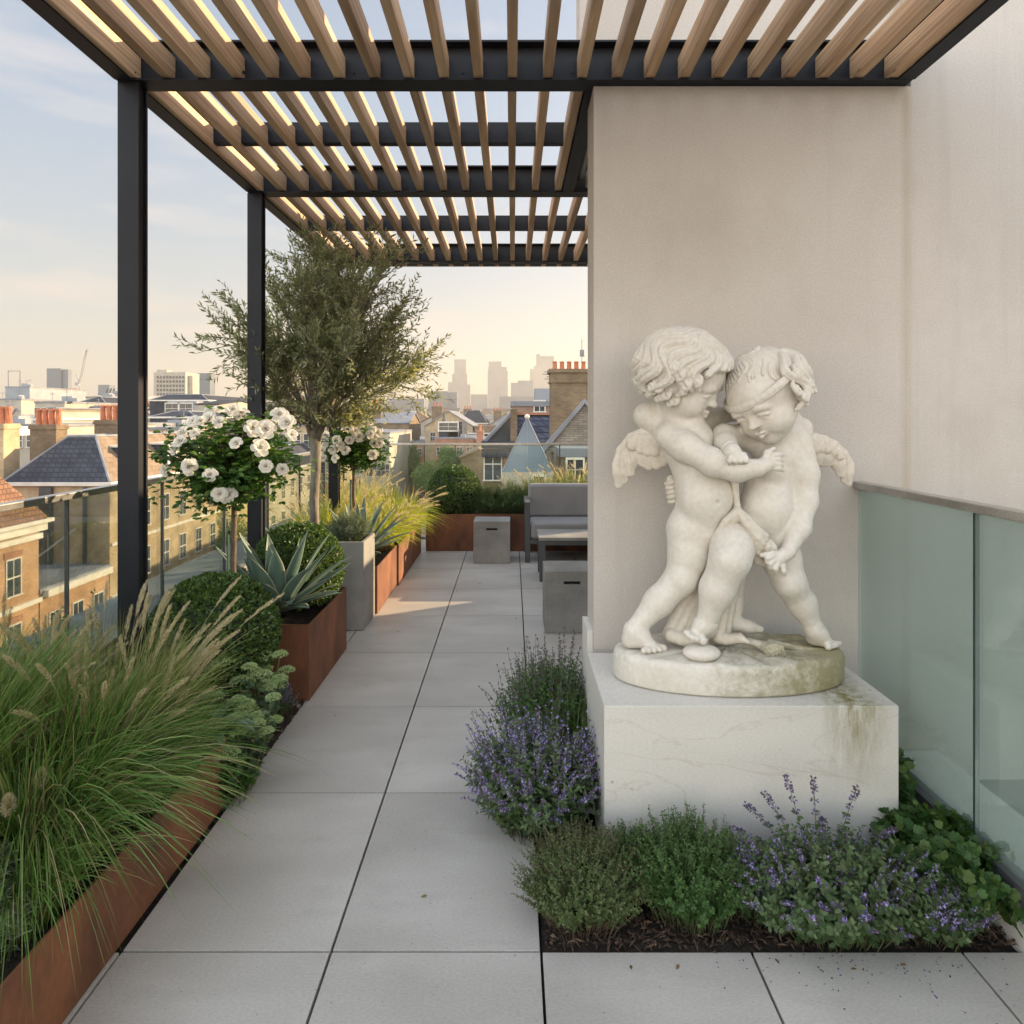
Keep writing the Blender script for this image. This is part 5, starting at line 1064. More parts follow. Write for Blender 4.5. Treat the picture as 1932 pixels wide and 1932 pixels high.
# bent front leg
B_.chain([S(1010, 1590, -.03), S(950, 1700, -.10), S(932, 1800, -.135), S(842, 2010, -.11), S(768, 2235, -.09)], U_(150, 138, 128, 112, 66), .025)
B_.ell(S(940, 1795, -.172), U_(58, 40, 62), k=.035)
foot(B_, S(768, 2240, -.09), S(775, 2285, -.06), S(690, 2322, -.10), [(S(742, 2368, -.125), 31 * UN), (S(698, 2358, -.132), 23 * UN), (S(668, 2348, -.132), 21 * UN), (S(642, 2332, -.128), 20 * UN), (S(624, 2312, -.12), 19 * UN)], 66 * UN)
B_.ring(S(769, 2222, -.10), (.25, 0, 1), 68 * UN, .0025, .005)
# straight leg
B_.chain([S(1235, 1640, 0), S(1290, 1790, -.02), S(1350, 1960, -.035), S(1438, 2110, -.01), S(1522, 2285, -.01)], U_(145, 128, 106, 94, 58), .025)
B_.ell(S(1350, 1965, -.07), U_(56, 42, 60), k=.035)
foot(B_, S(1524, 2290, -.012), S(1522, 2345, 0.01), S(1618, 2385, -.015), [(S(1622, 2411, -.038), 26 * UN), (S(1652, 2409, -.033), 19 * UN), (S(1672, 2403, -.027), 18 * UN), (S(1688, 2396, -.02), 17 * UN), (S(1700, 2386, -.010), 16 * UN)], 58 * UN)
B_.ring(S(1519, 2278, -.01), (-.35, 0, 1), 60 * UN, .0025, .005)
B_.ell(S(1150, 1500, -.135), [.007, .02, .009], k=.008, op='sub')
put('putto', B_, M['marble']); del B_
# ---- hair
def locks(F, H, th0, th1, rows, seed, wave=.16, r0=.085, front=lambda ph: 1.0, lift=.08, skip=None, sink=0.0):
    rg = np.random.default_rng(seed)
    for k in range(rows):
        ph = -math.pi + 2 * math.pi * (k + rg.uniform(-.3, .3)) / rows
        if skip and skip(ph): continue
        end = th1 * front(ph) * rg.uniform(.84, 1.08); n = 20; ofs = 1.6 * math.sin(2.0 * ph + 3) + rg.normal(0, .12); wv = wave * rg.uniform(.95, 1.05); sgn = 1 if math.sin(1.3 * ph + 3) > 0 else -1
        for j in (-1, 0, 1):
            pts, rr = [], []
            for i in range(n):
                t = i / (n - 1); th = th0 + (end - th0) * t; sw = wv * math.sin(ofs + th * 6.2) * min(1, th * 1.2) / max(.6, math.sin(th)) / max(.45, math.sin(th)) + .10 * sgn * t * t
                pts.append(H.surf_pt(th, ph + sw + j * .9 * r0 * (0.35 + min(1, t * 1.5) - .75 * t ** 4) / max(.5, math.sin(th)), lift * (0.55 + .45 * math.sin(math.pi * t)) + .028 * math.sin(ofs + th * 6.2 + 1.2) * (1 if lift > .06 else .3) - sink * t ** 2 + (.04 if j == 0 else 0) + (.10 * t ** 3 if i < n - 2 else .02))); rr.append(H.R * r0 * (.55 + .4 * math.sin(math.pi * min(1, .25 + t * .75))) * (1 if j == 0 else .86) * (0.8 if i == n - 1 else 1))
            F.chain(pts, rr, .018 * H.R)
def curl(F, c, R0, ax, ay, rad, turns=1.3, n=16, out=None, k=.003):
    pts, rr = [], []
    for i in range(n):
        t = i / (n - 1); a = t * turns * 2 * math.pi; q = R0 * (1 - .75 * t); pts.append(np.array(c) + ax * q * math.cos(a) + ay * q * math.sin(a) + (out if out is not None else 0) * t * rad * 1.2); rr.append(rad * (1 - .3 * t))
    F.chain(pts, rr, k)
H1 = Field(HA.c - 0.25, HA.c + 0.25, 0.0026)
H1.ell(HA.p(-.12, 0, .18), [HA.R * x for x in (1.07, .97, 1.03)], HA.M)
fr = lambda ph: .50 + .50 * min(1, abs(ph) / 1.3)
locks(H1, HA, .05, 1.85, 32, 3, .17, .058, fr, .10)
locks(H1, HA, .85, 2.42, 26, 8, .18, .062, lambda ph: .46 + .54 * min(1, abs(ph) / 1.5), .15)
rg_ = np.random.default_rng(5)
for i in range(16):
    ph = 1.2 + (math.pi - 1.2) * i / 15; ph = ph if True else -ph
    for sg in (-1, 1): curl(H1, HA.surf_pt(2.25 + .1 * math.sin(i * 2.1), sg * ph, .10), HA.R * .14, HA.u, HA.f * (.6) + HA.r * .4 * sg, HA.R * .050, 1.2, out=HA.r * sg)
for i in range(13):
    ph = .95 + (math.pi - .95) * i / 12
    for sg in (-1, 1): curl(H1, HA.surf_pt((1.62 if ph < 1.5 else 1.95) + .12 * math.sin(i * 1.7), sg * ph, .17), HA.R * .15, HA.u, HA.f * .7 + HA.r * .3 * sg, HA.R * .048, 1.25, out=HA.r * sg)
for i in range(9): a = i * .7; curl(H1, HA.p(-.05 + .25 * math.cos(a), .25 * math.sin(a), 1.10), HA.R * .13, HA.f, HA.r, HA.R * .055, 1.1, out=HA.u)
H1.ell(HA.p(1.10, 0, -.36), [HA.R * x for x in (.74, .84, .74)], HA.M, .02, 'sub')
put('hair', H1, M['marble'], 0)
H2 = Field(HB.c - 0.25, HB.c + 0.25, 0.0026)
H2.ell(HB.p(-.14, 0, .20), [HB.R * x for x in (.94, .89, .945)], HB.M)
locks(H2, HB, .05, 1.5, 44, 13, .12, .034, lambda ph: .52 + .48 * min(1, abs(ph) / 1.4), -.01, sink=.13)
locks(H2, HB, .9, 2.1, 20, 14, .18, .078, lambda ph: 1.0, .10, skip=lambda ph: abs(ph) < 1.35)
for i in range(14):
    ph = 1.35 + (math.pi - 1.4) * i / 13
    for sg in (-1, 1): curl(H2, HB.surf_pt(1.75 + .3 * math.sin(i * 2.3), sg * ph, .13), HB.R * .17, HB.u, HB.f * .7 + HB.r * .3 * sg, HB.R * .055, 1.3, out=HB.r * sg)
for i in range(7): a = i * .9; curl(H2, HB.p(-.15 + .22 * math.cos(a), .22 * math.sin(a), 1.06), HB.R * .12, HB.f, HB.r, HB.R * .05, 1.1, out=HB.u)
H2.ell(HB.p(1.10, 0, -.36), [HB.R * x for x in (.84, .86, .86)], HB.M, .02, 'sub')
put('hair', H2, M['marble'], 0)
# headband tied round the right putto
H3 = Field(HB.c - 0.26, HB.c + 0.26, 0.0032)
for off in (-.06, 0, .06):
    pts = []
    for i in range(41):
        a = 2 * math.pi * i / 40; q = (1.05 if off == 0 else 1.035) + .03 * max(0, math.cos(a)); d = np.array([math.cos(a) * q, math.sin(a) * q * .88, 0]); pts.append(HB.p(d[0] - .02, d[1], .33 - .17 * math.cos(a) + off))
    H3.chain(pts, [HB.R * .042] * 41, .003)
put('headband', H3, M['marble'])
# ---- wings
def wing(x0, x1, ridge, feathers, scallops, d0, lean):
    F = Field(S(x0, 100, .0) * [1, 0, 0] + [0, 2.3, 1.21], S(x1, 60, .1) * [1, 0, 0] + [0, 2.75, 1.72], 0.0032)
    dd = lambda x: d0 + lean * abs(x - ridge[0][0]) / 350
    F.chain([S(x, y, dd(x)) for x, y, r in ridge], [r * 1.3 * UN for x, y, r in ridge], .006, fl=1.5)
    for i, (a, b, c, d, r) in enumerate(feathers):
        z = .006 * (i % 2); F.chain([S(a, b, dd(a) + z), S((a + c) / 2, (b + d) / 2, dd(a) + z - .004), S(c, d, dd(c) + z)], [r * 1.15 * UN, r * 1.3 * UN, r * .95 * UN], .007, fl=2.2)
        F.cone(S(a, b, dd(a) + z - .018), S(c, d - 15, dd(c) + z - .012), 4 * UN, 3 * UN, .003)
    for (a, b, r) in scallops: F.cone(S(a, b - 20, dd(a) - .018), S(a + 5, b + 15, dd(a) - .018), r * UN, r * 1.05 * UN, .003, fl=2.0)
    return F
W1 = wing(60, 560, [(500, 960, 60), (420, 925, 45), (330, 905, 30), (240, 945, 28), (165, 1035, 27), (135, 1140, 26), (128, 1200, 20)],
     [(155, 1110, 150, 1275, 33), (185, 1060, 190, 1240, 35), (220, 1030, 235, 1190, 34), (258, 1010, 262, 1130, 33), (300, 1010, 318, 1115, 38), (345, 1010, 362, 1135, 42), (390, 1000, 415, 1130, 42), (435, 990, 465, 1110, 42), (480, 990, 500, 1090, 40)],
     [(240, 985, 36), (285, 970, 38), (330, 975, 40), (380, 975, 42), (425, 975, 42), (300, 1010, 34), (350, 1025, 34), (400, 1025, 36)], .05, .05)
put('wing', W1, M['marble_warm'], 1)
W2 = wing(1400, 1860, [(1450, 990, 60), (1520, 965, 45), (1590, 965, 30), (1660, 995, 27), (1730, 1060, 26), (1775, 1140, 24), (1785, 1190, 18)],
     [(1755, 1110, 1765, 1262, 30), (1725, 1080, 1735, 1240, 32), (1692, 1060, 1705, 1195, 32), (1655, 1040, 1668, 1140, 32), (1615, 1030, 1625, 1115, 36), (1575, 1020, 1580, 1115, 38), (1535, 1020, 1540, 1115, 38)],
     [(1520, 1010, 36), (1565, 1000, 36), (1610, 1010, 34), (1655, 1030, 32), (1700, 1060, 28)], .05, .05)
put('wing', W2, M['marble_warm'], 1)
# ---- drapery
D_ = Field(S(420, 100, 0) * [1, 0, 0] + [0, 2.25, .64], S(1330, 60, .1) * [1, 0, 0] + [0, 2.66, 1.42], 0.0036)
D_.chain([S(950, 1220, -.10), S(968, 1320, -.10), S(985, 1440, -.10)], U_(16, 20, 24), .004); D_.chain([S(985, 1220, -.10), S(988, 1440, -.10)], U_(9, 12), .003)
for o, r, dz in ((0, 26, 0), (34, 24, .012), (66, 22, .004), (-26, 16, .008)):
    D_.chain([S(985, 1445 + o * .4, -.105 - dz), S(1060, 1530 + o, -.135 - dz), S(1130, 1610 + o, -.145 - dz), S(1180 - o * .5, 1655 + o * .9, -.145 - dz)], [r * UN * q for q in (.7, 1, 1.1, .9)], .004)
for i, (a, b, c, d) in enumerate([(1070, 1580, 1098, 1735), (1110, 1610, 1130, 1748), (1150, 1640, 1165, 1752), (1185, 1660, 1205, 1755), (1215, 1680, 1250, 1752)]):
    D_.chain([S(a, b, -.125), S((a + c) / 2, (b + d) / 2, -.135 - .01 * (i % 2)), S(c, d, -.12 - .012 * (i % 2))], U_(22, 27, 22), .004)
D_.chain([S(1090, 1740, -.08), S(1130, 1800, -.08), S(1230, 1850, -.09)], U_(40, 34, 20), .02)
for j in range(4): D_.chain([S(985 - 4 * j, 1450 + 22 * j, -.11), S(900 - 4 * j, 1530 + 20 * j, -.115 + .004 * j), S(838 - 6 * j, 1620 + 14 * j, -.10 + .01 * j)], U_(26, 24, 20), .005)
for a, b, c, d, r1, r2, z0, z1 in [(700, 1960, 500, 2330, 55, 48, .05, .02), (745, 2000, 560, 2340, 48, 50, .03, .0), (790, 2050, 650, 2370, 48, 44, .02, -.03), (850, 2050, 740, 2370, 40, 42, .02, -.02), (940, 1930, 850, 2350, 42, 40, .0, -.04), (985, 1950, 900, 2330, 30, 36, .03, .0), (520, 2330, 700, 2380, 50, 44, .0, -.05)]:
    D_.chain([S(a, b, z0), S((a + c) / 2 - 10, (b + d) / 2, (z0 + z1) / 2), S(c, d, z1)], [r1 * UN, (r1 + r2) * .52 * UN, r2 * UN], .006)
D_.chain([S(900, 2360, -.04), S(1000, 2350, -.06), S(1060, 2380, -.08)], U_(40, 30, 14), .01)
put('drapery', D_, M['marble_warm'])
Q_ = Field(S(440, 100, 0) * [1, 0, 0] + [0, 2.4, 1.20], S(640, 60, .1) * [1, 0, 0] + [0, 2.7, 1.42], 0.0036)
Q_.chain([S(520, 1240, .05), S(530, 1320, .05), S(555, 1400, .05)], U_(36, 44, 22), .004)
for i in range(5): Q_.ring(S(522 + 6 * i, 1255 + 32 * i, .05), (.3, 0, -1), 42 * UN, .008, .003, 'add')
put('quiver', Q_, M['marble_warm'])
# ---- pebble, torch and flame lying on the base
P_ = Field(np.array([.55, 2.2, .6]), np.array([1.3, 2.75, .78]), 0.0032)
P_.ell(S(732, 2452, -.11), U_(125, 95, 54)); put('pebble', P_, M['marble'])
P_ = Field(np.array([.55, 2.2, .6]), np.array([1.32, 2.75, .78]), 0.0032)
P_.chain([S(1060, 2370, -.03), S(1150, 2400, -.05), S(1215, 2430, -.08)], U_(22, 26, 52), .01)
for i in range(7): P_.chain([S(1190 + 8 * i, 2420 - 4 * i, -.10), S(1215 + 14 * i, 2450 - 6 * i, -.112), S(1200 + 22 * i, 2478 + 2 * i, -.105)], U_(11, 10, 4), .002)
P_.chain([S(1210, 2375, -.02), S(1430, 2425, -.03), S(1660, 2450, -.03)], U_(17, 20, 10), .004)
P_.chain([S(1240, 2400, -.02), S(1420, 2440, -.03)], U_(12, 8), .004)
put('torch', P_, M['marble_base'])
# ---- round base
def base():
    bm = bmesh.new(); c = Vector((0.836, 2.512, 0)); rx, ry = .443, .205; n = 160; rgb = np.random.default_rng(6); prof = [(0, .5505), (.985, .5505), (1.0, .558), (1.0, .60), (.998, .632), (.985, .652), (.955, .661), (.90, .662), (.8, .663), (.65, .664), (.5, .664), (.35, .664), (.2, .664), (0.06, .664)]
    rings = []; nz_ = rgb.normal(0, 1, n); nz_ = (nz_ + np.roll(nz_, 1) + np.roll(nz_, 2)) / 3; nz2 = rgb.normal(0, 1, n)
    for q, z in prof[1:]:
        row = []
        for i in range(n):
            a = 2 * math.pi * i / n; w = 1 + (.008 * nz_[i] if .61 < z < .663 and q > .94 else 0); dz = (.004 * nz_[i] if q < 1 and z > .64 else 0) + (.0025 * math.sin(a * 7 + q * 20) * math.cos(q * 31) if z > .66 else 0)
            row.append(bm.verts.new((rx * q * w * math.cos(a), ry * q * w * math.sin(a), z + dz)))
        rings.append(row)
    for r0, r1 in zip(rings[:-1], rings[1:]):
        for i in range(n): bm.faces.new((r0[i], r0[(i + 1) % n], r1[(i + 1) % n], r1[i]))
    bm.faces.new(rings[0][::-1]); bm.faces.new(rings[-1]); bmesh.ops.recalc_face_normals(bm, faces=bm.faces)
    me = bpy.data.meshes.new('base'); bm.to_mesh(me); bm.free(); [setattr(p, 'use_smooth', True) for p in me.polygons]
    me.transform(Matrix.Translation(c - SP)); o = link('base', me, M['marble_base'], stat)
base()
# ================================================================== the city beyond
GZ = -16.0
M['ground_far'] = surf('city_ground', (0.16, 0.15, 0.13), (0.24, 0.22, 0.19), 0.02, 0.95, 0)
M['asphalt'] = surf('asphalt', (0.05, 0.05, 0.05), (0.07, 0.07, 0.068), 0.5, 0.9, 0.1, 20)
M['brick_orange'] = brick_mat('orange_stock_brick', (0.42, 0.21, 0.10), (0.50, 0.29, 0.15), (0.42, 0.36, 0.28))
M['brick_yellow'] = brick_mat('yellow_stock_brick', (0.40, 0.29, 0.16), (0.48, 0.36, 0.21), (0.40, 0.35, 0.27))
M['brick_brown'] = brick_mat('brown_stock_brick', (0.16, 0.115, 0.07), (0.24, 0.17, 0.10), (0.20, 0.17, 0.13))
M['brick_red'] = brick_mat('red_brick', (0.30, 0.11, 0.065), (0.38, 0.16, 0.09), (0.34, 0.28, 0.22))
M['slate'] = brick_mat('slate_tiles', (0.040, 0.045, 0.060), (0.062, 0.068, 0.085), (0.03, 0.033, 0.042), 0.42, 0.30)
M['slate_blue'] = brick_mat('blue_slate', (0.045, 0.055, 0.085), (0.07, 0.08, 0.115), (0.025, 0.03, 0.045), 0.40, 0.28)
M['tile'] = brick_mat('clay_tiles', (0.22, 0.115, 0.065), (0.28, 0.155, 0.09), (0.13, 0.07, 0.045), 0.3, 0.24)
M['buff_or_sunlit_slate'] = brick_mat('buff_tiles_or_sunlit_slate', (0.21, 0.155, 0.11), (0.26, 0.195, 0.14), (0.20, 0.15, 0.10), 0.35, 0.30)  # buff roofs; also paints sunlight onto the slate mansard slope
M['shingle'] = brick_mat('old_stone_shingle', (0.20, 0.18, 0.145), (0.28, 0.25, 0.205), (0.13, 0.11, 0.09), 0.34, 0.085)
M['trim'] = surf('painted_trim', (0.62, 0.58, 0.50), (0.72, 0.68, 0.60), 2, 0.7, 0)
M['window_glass'] = surf('dark_window', (0.03, 0.04, 0.05), (0.07, 0.08, 0.09), 0.7, 0.12, 0)
M['pot'] = surf('terracotta_pot', (0.42, 0.13, 0.06), (0.52, 0.20, 0.10), 3, 0.8, 0)
M['lead'] = surf('lead_grey', (0.16, 0.17, 0.19), (0.24, 0.25, 0.27), 1, 0.6, 0)
M['render_pale'] = surf('pale_render', (0.36, 0.32, 0.26), (0.45, 0.41, 0.34), 0.5, 0.85, 0)
M['render_grey'] = surf('grey_cladding', (0.24, 0.26, 0.28), (0.31, 0.33, 0.35), 0.6, 0.7, 0)
M['render_brown'] = surf('brown_render', (0.25, 0.16, 0.11), (0.32, 0.21, 0.15), 0.6, 0.85, 0)
M['tower'] = surf('tower_cladding', (0.09, 0.11, 0.13), (0.14, 0.165, 0.19), 0.05, 0.6, 0)
M['copper'] = surf('patinated_glass_roof', (0.10, 0.125, 0.14), (0.15, 0.175, 0.19), 0.6, 0.3, 0)
M['tree_leaf'] = leaf_mat('tree_leaf', [(0.10, 0.16, 0.05), (0.13, 0.20, 0.065), (0.18, 0.25, 0.09), (0.11, 0.175, 0.055)], 0.7, 0.2)

tag(box('ground', M['ground_far'], None, -5000, 5000, -300, 9500, GZ - 1, GZ), kind='structure')
tag(box('road', M['asphalt'], None, -25, -18, -20, 160, GZ + .001, GZ + .02), kind='structure')
tag(box('pavement', M['concrete'], None, -26.4, -25, -20, 160, GZ + .001, GZ + .14), kind='structure')
# the building that carries the terrace
hb = empty('host_building', (0, 0, 0), 'brick building under the terrace', 'building')
box('walls', M['brick_brown'], hb, -2.36, 9.0, -12.0, 8.62, GZ, -0.36)

def window(par, x, y, z, w, h, face, pane=M['window_glass']):
    """a sash window let into a wall: face '+x' or '-y'; x, y, z is the sill centre on the wall plane"""
    t = 0.06 * max(1, w); d = 0.10
    f = MB()
    def bx(a0, a1, z0, z1, o0, o1):
        if face == '-y': f.box(x + a0, x + a1, y - o1, y - o0, z + z0, z + z1)
        else: f.box(x + o0, x + o1, y + a0, y + a1, z + z0, z + z1)
    bx(-w / 2 - t, -w / 2, 0, h, 0.004, .06); bx(w / 2, w / 2 + t, 0, h, .004, .06); bx(-w / 2 - t, w / 2 + t, h, h + t * 1.3, .004, .07); bx(-w / 2 - t * 1.6, w / 2 + t * 1.6, -t, 0, .004, .13)
    bx(-w / 2, w / 2, h * .48, h * .52, .012, .045); bx(-.02, .02, 0, h * .48, .012, .04); bx(-.02, .02, h * .52, h, .012, .04)
    fo = f.build('window', M['trim'], par)
    g = MB(); 
    if face == '-y': g.box(x - w / 2, x + w / 2, y - .03, y - .006, z, z + h)
    else: g.box(x + .006, x + .03, y - w / 2, y + w / 2, z, z + h)
    g.build('pane', pane, fo); return fo

def chimney(par, x0, x1, y0, y1, z0, z1, mat, pots, name='chimney', ph=.75, pr=.16):
    b = MB().box(x0, x1, y0, y1, z0, z1 - .35).box(x0 - .08, x1 + .08, y0 - .08, y1 + .08, z1 - .35, z1 - .12).box(x0 - .03, x1 + .03, y0 - .03, y1 + .03, z1 - .12, z1)
    c = b.build(name, mat, par); long_x = (x1 - x0) >= (y1 - y0)
    for i in range(pots):
        t = (i + .5) / pots; px, py = (x0 + (x1 - x0) * t, (y0 + y1) / 2) if long_x else ((x0 + x1) / 2, y0 + (y1 - y0) * t)
        MB().tube([(px, py, z1 - .02), (px, py, z1 + ph * .85), (px, py, z1 + ph * .86), (px, py, z1 + ph)], [pr, pr * .86, pr * 1.05, pr * 1.0], 10).build('chimney_pot', M['pot'], c)
    return c

def house(label, x0, x1, y0, y1, ze, mat, roof='flat', zr=None, rmat=None, group=None, cat_='building', name='house', over=0.25, inset=2.2):
    r = empty(name, ((x0 + x1) / 2, (y0 + y1) / 2, GZ), label, cat_, group); r.location = (0, 0, 0)
    box('wall', mat, r, x0, x1, y0, y1, GZ, ze)
    rmat = rmat or M['slate']
    if roof == 'flat':
        MB().box(x0 - .08, x1 + .08, y0 - .08, y1 + .08, ze + .001, ze + .28).build('roof', rmat, r)
    elif roof == 'mansard':
        i = inset; b = MB(); P = [(x0, y0), (x1, y0), (x1, y1), (x0, y1)]; Q = [(x0 + i, y0 + i), (x1 - i, y0 + i), (x1 - i, y1 - i), (x0 + i, y1 - i)]
        for k in range(4):
            a, c = P[k], P[(k + 1) % 4]; d, e = Q[(k + 1) % 4], Q[k]; b.poly([(a[0], a[1], ze + .15), (c[0], c[1], ze + .15), (d[0], d[1], zr), (e[0], e[1], zr)])
        b.poly([(q[0], q[1], zr) for q in Q]); b.poly([(q[0], q[1], ze + .151) for q in P][::-1]); b.build('roof', rmat, r)
        h = MB()
        for k in range(4):
            h.tube([(P[k][0], P[k][1], ze + .16), (Q[k][0], Q[k][1], zr + .02)], .09, 6); h.tube([(Q[k][0], Q[k][1], zr + .03), (Q[(k + 1) % 4][0], Q[(k + 1) % 4][1], zr + .03)], .10, 6)
        h.build('hip_flashing', M['lead'], r)
        MB().box(x0 - .25, x1 + .25, y0 - .25, y1 + .25, ze - .08, ze + .149).build('gutter', M['trim'], r)
    elif roof == 'gable_y':   # ridge along y
        xm = (x0 + x1) / 2; MB().prism([(x0 - over, ze), (xm, zr), (x1 + over, ze), (x1 + over - .1, ze - .12), (xm, zr - .2), (x0 - over + .1, ze - .12)], y0 - over, y1 + over).build('roof', rmat, r)
        MB().prism([(x0, ze - .01), (x1, ze - .01), (xm, zr - .21)], y0 + .01, y1 - .01).build('gable', mat, r)
    elif roof == 'gable_x':
        ym = (y0 + y1) / 2; MB().prism_x([(y0 - over, ze), (ym, zr), (y1 + over, ze), (y1 + over - .1, ze - .12), (ym, zr - .2), (y0 - over + .1, ze - .12)], x0 - over, x1 + over).build('roof', rmat, r)
        MB().prism_x([(y0, ze - .01), (y1, ze - .01), (ym, zr - .21)], x0 + .01, x1 - .01).build('gable', mat, r)
    return r
def X_(u, Y): return (u - U0) * Y / F
def Z_(v, Y): return EYE - (v - V0) * Y / F

# --- the sunlit terrace along the street at left (faces +x at x = -26.5)
XF = -26.5
h1 = house('near orange brick house with white cornice and tall sash windows', -40, XF, 18.0, 36.2, -4.3, M['brick_orange'], 'none')
b = MB(); b.prism([(-40, -4.1), (XF + .35, -4.1), (XF + .35, -3.98), (-29.6, -1.1), (-40, -1.1)], 18.0, 36.4); b.build('roof', M['tile'], h1)
MB().box(-40, XF + .55, 17.9, 36.7, -4.3, -4.101).box(XF + .001, XF + .3, 17.9, 36.5, -4.75, -4.3).box(XF + .001, XF + .18, 18, 36.3, -5.2, -4.9).build('cornice', M['trim'], h1)
MB().box(XF + .001, XF + .16, 18, 36.3, -8.75, -8.5).build('string_course', M['trim'], h1)
for j, zc in enumerate((-7.9, -11.4, -14.9)):
    for i in range(8):
        y = 20 + i * 2.05; window(h1, XF, y, zc, 0.95, 1.9, '+x')
        MB().box(XF + .001, XF + .05, y - .65, y + .65, zc + 2.02, zc + 2.35).build('lintel', M['brick_red'], h1)
h2 = house('low flat roofed brick link between the orange house and the slate roofed house', -38, XF, 36.3, 42.5, -8.35, M['brick_orange'], 'flat', rmat=M['lead'])
MB().box(XF + .001, XF + .35, 36.5, 42.4, -8.6, -8.2).box(XF + .001, XF + .14, 36.3, 42.5, -12.1, -11.85).build('cornice', M['trim'], h2)
for zc in (-11.6, -15.0):
    for i in range(3): window(h2, XF, 37.5 + i * 1.95, zc, .9, 1.9, '+x')
MB().tube([(-30.5, 39.5, -8.1), (-28.0, 41.5, -5.6)], .06, 6).build('handrail', M['brushed'], h2)
h3 = house('yellow brick house with slate mansard roof and white dormers', -33.6, XF, 42.6, 66, -2.85, M['brick_yellow'], 'mansard', .22, M['slate'], inset=2.6)
MB().poly([(XF + .012, 42.75, -2.69), (XF + .012, 65.85, -2.69), (XF - 2.57, 63.35, .225), (XF - 2.57, 45.25, .225)]).build('painted_sun_slope', M['buff_or_sunlit_slate'], h3)  # lighter sheet over the slate, sunlight on this slope put into the colour
for i in range(4):
    y = 46.5 + i * 5.0; d = MB().box(XF - 2.5, XF - .55, y - .75, y + .75, -2.5, -.55).build('dormer', M['slate'], h3)
    MB().box(XF - 2.6, XF - .40, y - .85, y + .85, -.549, -.40).box(XF - .549, XF - .50, y - .75, y - .52, -2.5, -.55).box(XF - .549, XF - .50, y + .52, y + .75, -2.5, -.55).build('dormer_trim', M['trim'], d)
    w = window(h3, XF - .55, y, -2.3, .9, 1.55, '+x')
for zc in (-6.2, -9.7, -13.3):
    for i in range(8): window(h3, XF, 44.2 + i * 2.6, zc, .95, 1.9, '+x')
    MB().box(XF + .001, XF + .12, 42.7, 66, zc - .75, zc - .55).build('string_course', M['trim'], h3)
MB().box(-31.0, -30.2, 42.35, 42.6, -8.5, -3.0).box(-28.1, -27.9, 42.30, 42.45, -8.0, -3.0).build('downpipe', M['alu_dark'], h3)
chimney(h3, -35.3, -33.65, 42.8, 44.2, GZ, 1.15, M['brick_yellow'], 4, ph=1.15, pr=.21); chimney(h3, -34.9, -33.0, 46.8, 48.0, GZ, 1.05, M['brick_brown'], 4, ph=1.15, pr=.21)
chimney(h3, -32.3, -29.4, 50.0, 51.4, -1, 1.38, M['brick_brown'], 6, ph=1.15, pr=.21)
for i, (y0, y1, ze, m, lab) in enumerate([(70, 92, -4.6, 'render_pale', 'pale rendered house down the sunlit street'), (92.2, 120, -3.2, 'brick_yellow', 'long yellow brick terrace far down the left street'), (121, 160, -4.0, 'render_pale', 'cream terrace at the end of the left street')]):
    h = house(lab, -42, XF + .3 * i, y0, y1, ze, M[m], 'mansard', ze + 2.6, M['slate'], inset=2.4)
    for zc in (ze - 3.2, ze - 6.6, ze - 10.0):
        for k in range(int((y1 - y0) / 3.2)): window(h, XF + .3 * i, y0 + 1.8 + k * 3.1, zc, 1.0, 1.9, '+x')
# across the street, on our side: a lower pale building seen through the glass
h = house('low cream building with flat grey roof just beyond the left balustrade', -17, -9.5, 30, 62, -9.5, M['render_pale'], 'flat', rmat=M['lead'])
for k in range(6): window(h, -9.5, 33 + k * 4.2, -12.6, 1.2, 1.9, '+x')
for k in range(3): window(h, -15.5 + k * 2.4, 30, -12.6, 1.2, 1.9, '-y')

# --- middle distance roofs, left: (u0, u1, v_top, Y, depth, material, roof, label, extras)
def block(u0, u1, vt, Y, dep, mat, label, roof='flat', vr=None, rmat=None, wins=None, group=None, name='building', inset=2.0):
    x0, x1 = X_(u0, Y), X_(u1, Y); ze = Z_(vt, Y)
    h = house(label, x0, x1, Y, Y + dep, ze - (.28 if roof == 'flat' else 0), M[mat], roof, Z_(vr, Y) if vr else None, M[rmat] if rmat else M['lead'], group, 'building', name, inset=inset)
    if wins:
        nx, nz_, w, hh, top, dz = wins
        for j in range(nz_):
            for i in range(nx): window(h, x0 + (x1 - x0) * (i + .5) / nx, Y, ze - top - j * dz, w, hh, '-y')
    if Y < 240 and roof == 'flat':
        ra = random.Random(int(u0 * 7 + Y))
        for q in range(ra.randint(1, 3)):
            ax = x0 + (x1 - x0) * ra.uniform(.1, .9); ay = Y + ra.uniform(.5, 3); hh = ra.uniform(1.2, 2.6)
            MB().tube([(ax, ay, ze), (ax, ay, ze + hh)], .035, 5).tube([(ax - .5, ay, ze + hh * .9), (ax + .5, ay, ze + hh * .9)], .025, 4).tube([(ax - .35, ay, ze + hh * .75), (ax + .35, ay, ze + hh * .75)], .025, 4).build('aerial', M['lead'], h)
        bxx = x0 + (x1 - x0) * ra.uniform(.2, .7); MB().box(bxx, bxx + 1.6, Y + 2, Y + 3.5, ze, ze + .8).box(bxx + 2.2, bxx + 3.0, Y + 1, Y + 1.8, ze, ze + .5).build('roof_plant', M['render_grey'], h)
    return h
G2 = 'roofs and blocks across the left skyline'
def bl(*a, **k): return block(*a, **k)
a = bl(-60, 100, 800, 62, 22, 'render_pale', 'cream parapet house behind the slate mansard at far left', wins=(6, 1, .9, 1.2, 2.2, 3))
for q, (u, w) in enumerate([(30, 20), (70, 34), (105, 18)]): MB().box(X_(u, 58), X_(u + w, 58), 50, 56, .1, 1.0 - .2 * q).build('roof_plant', M['trim'], a)
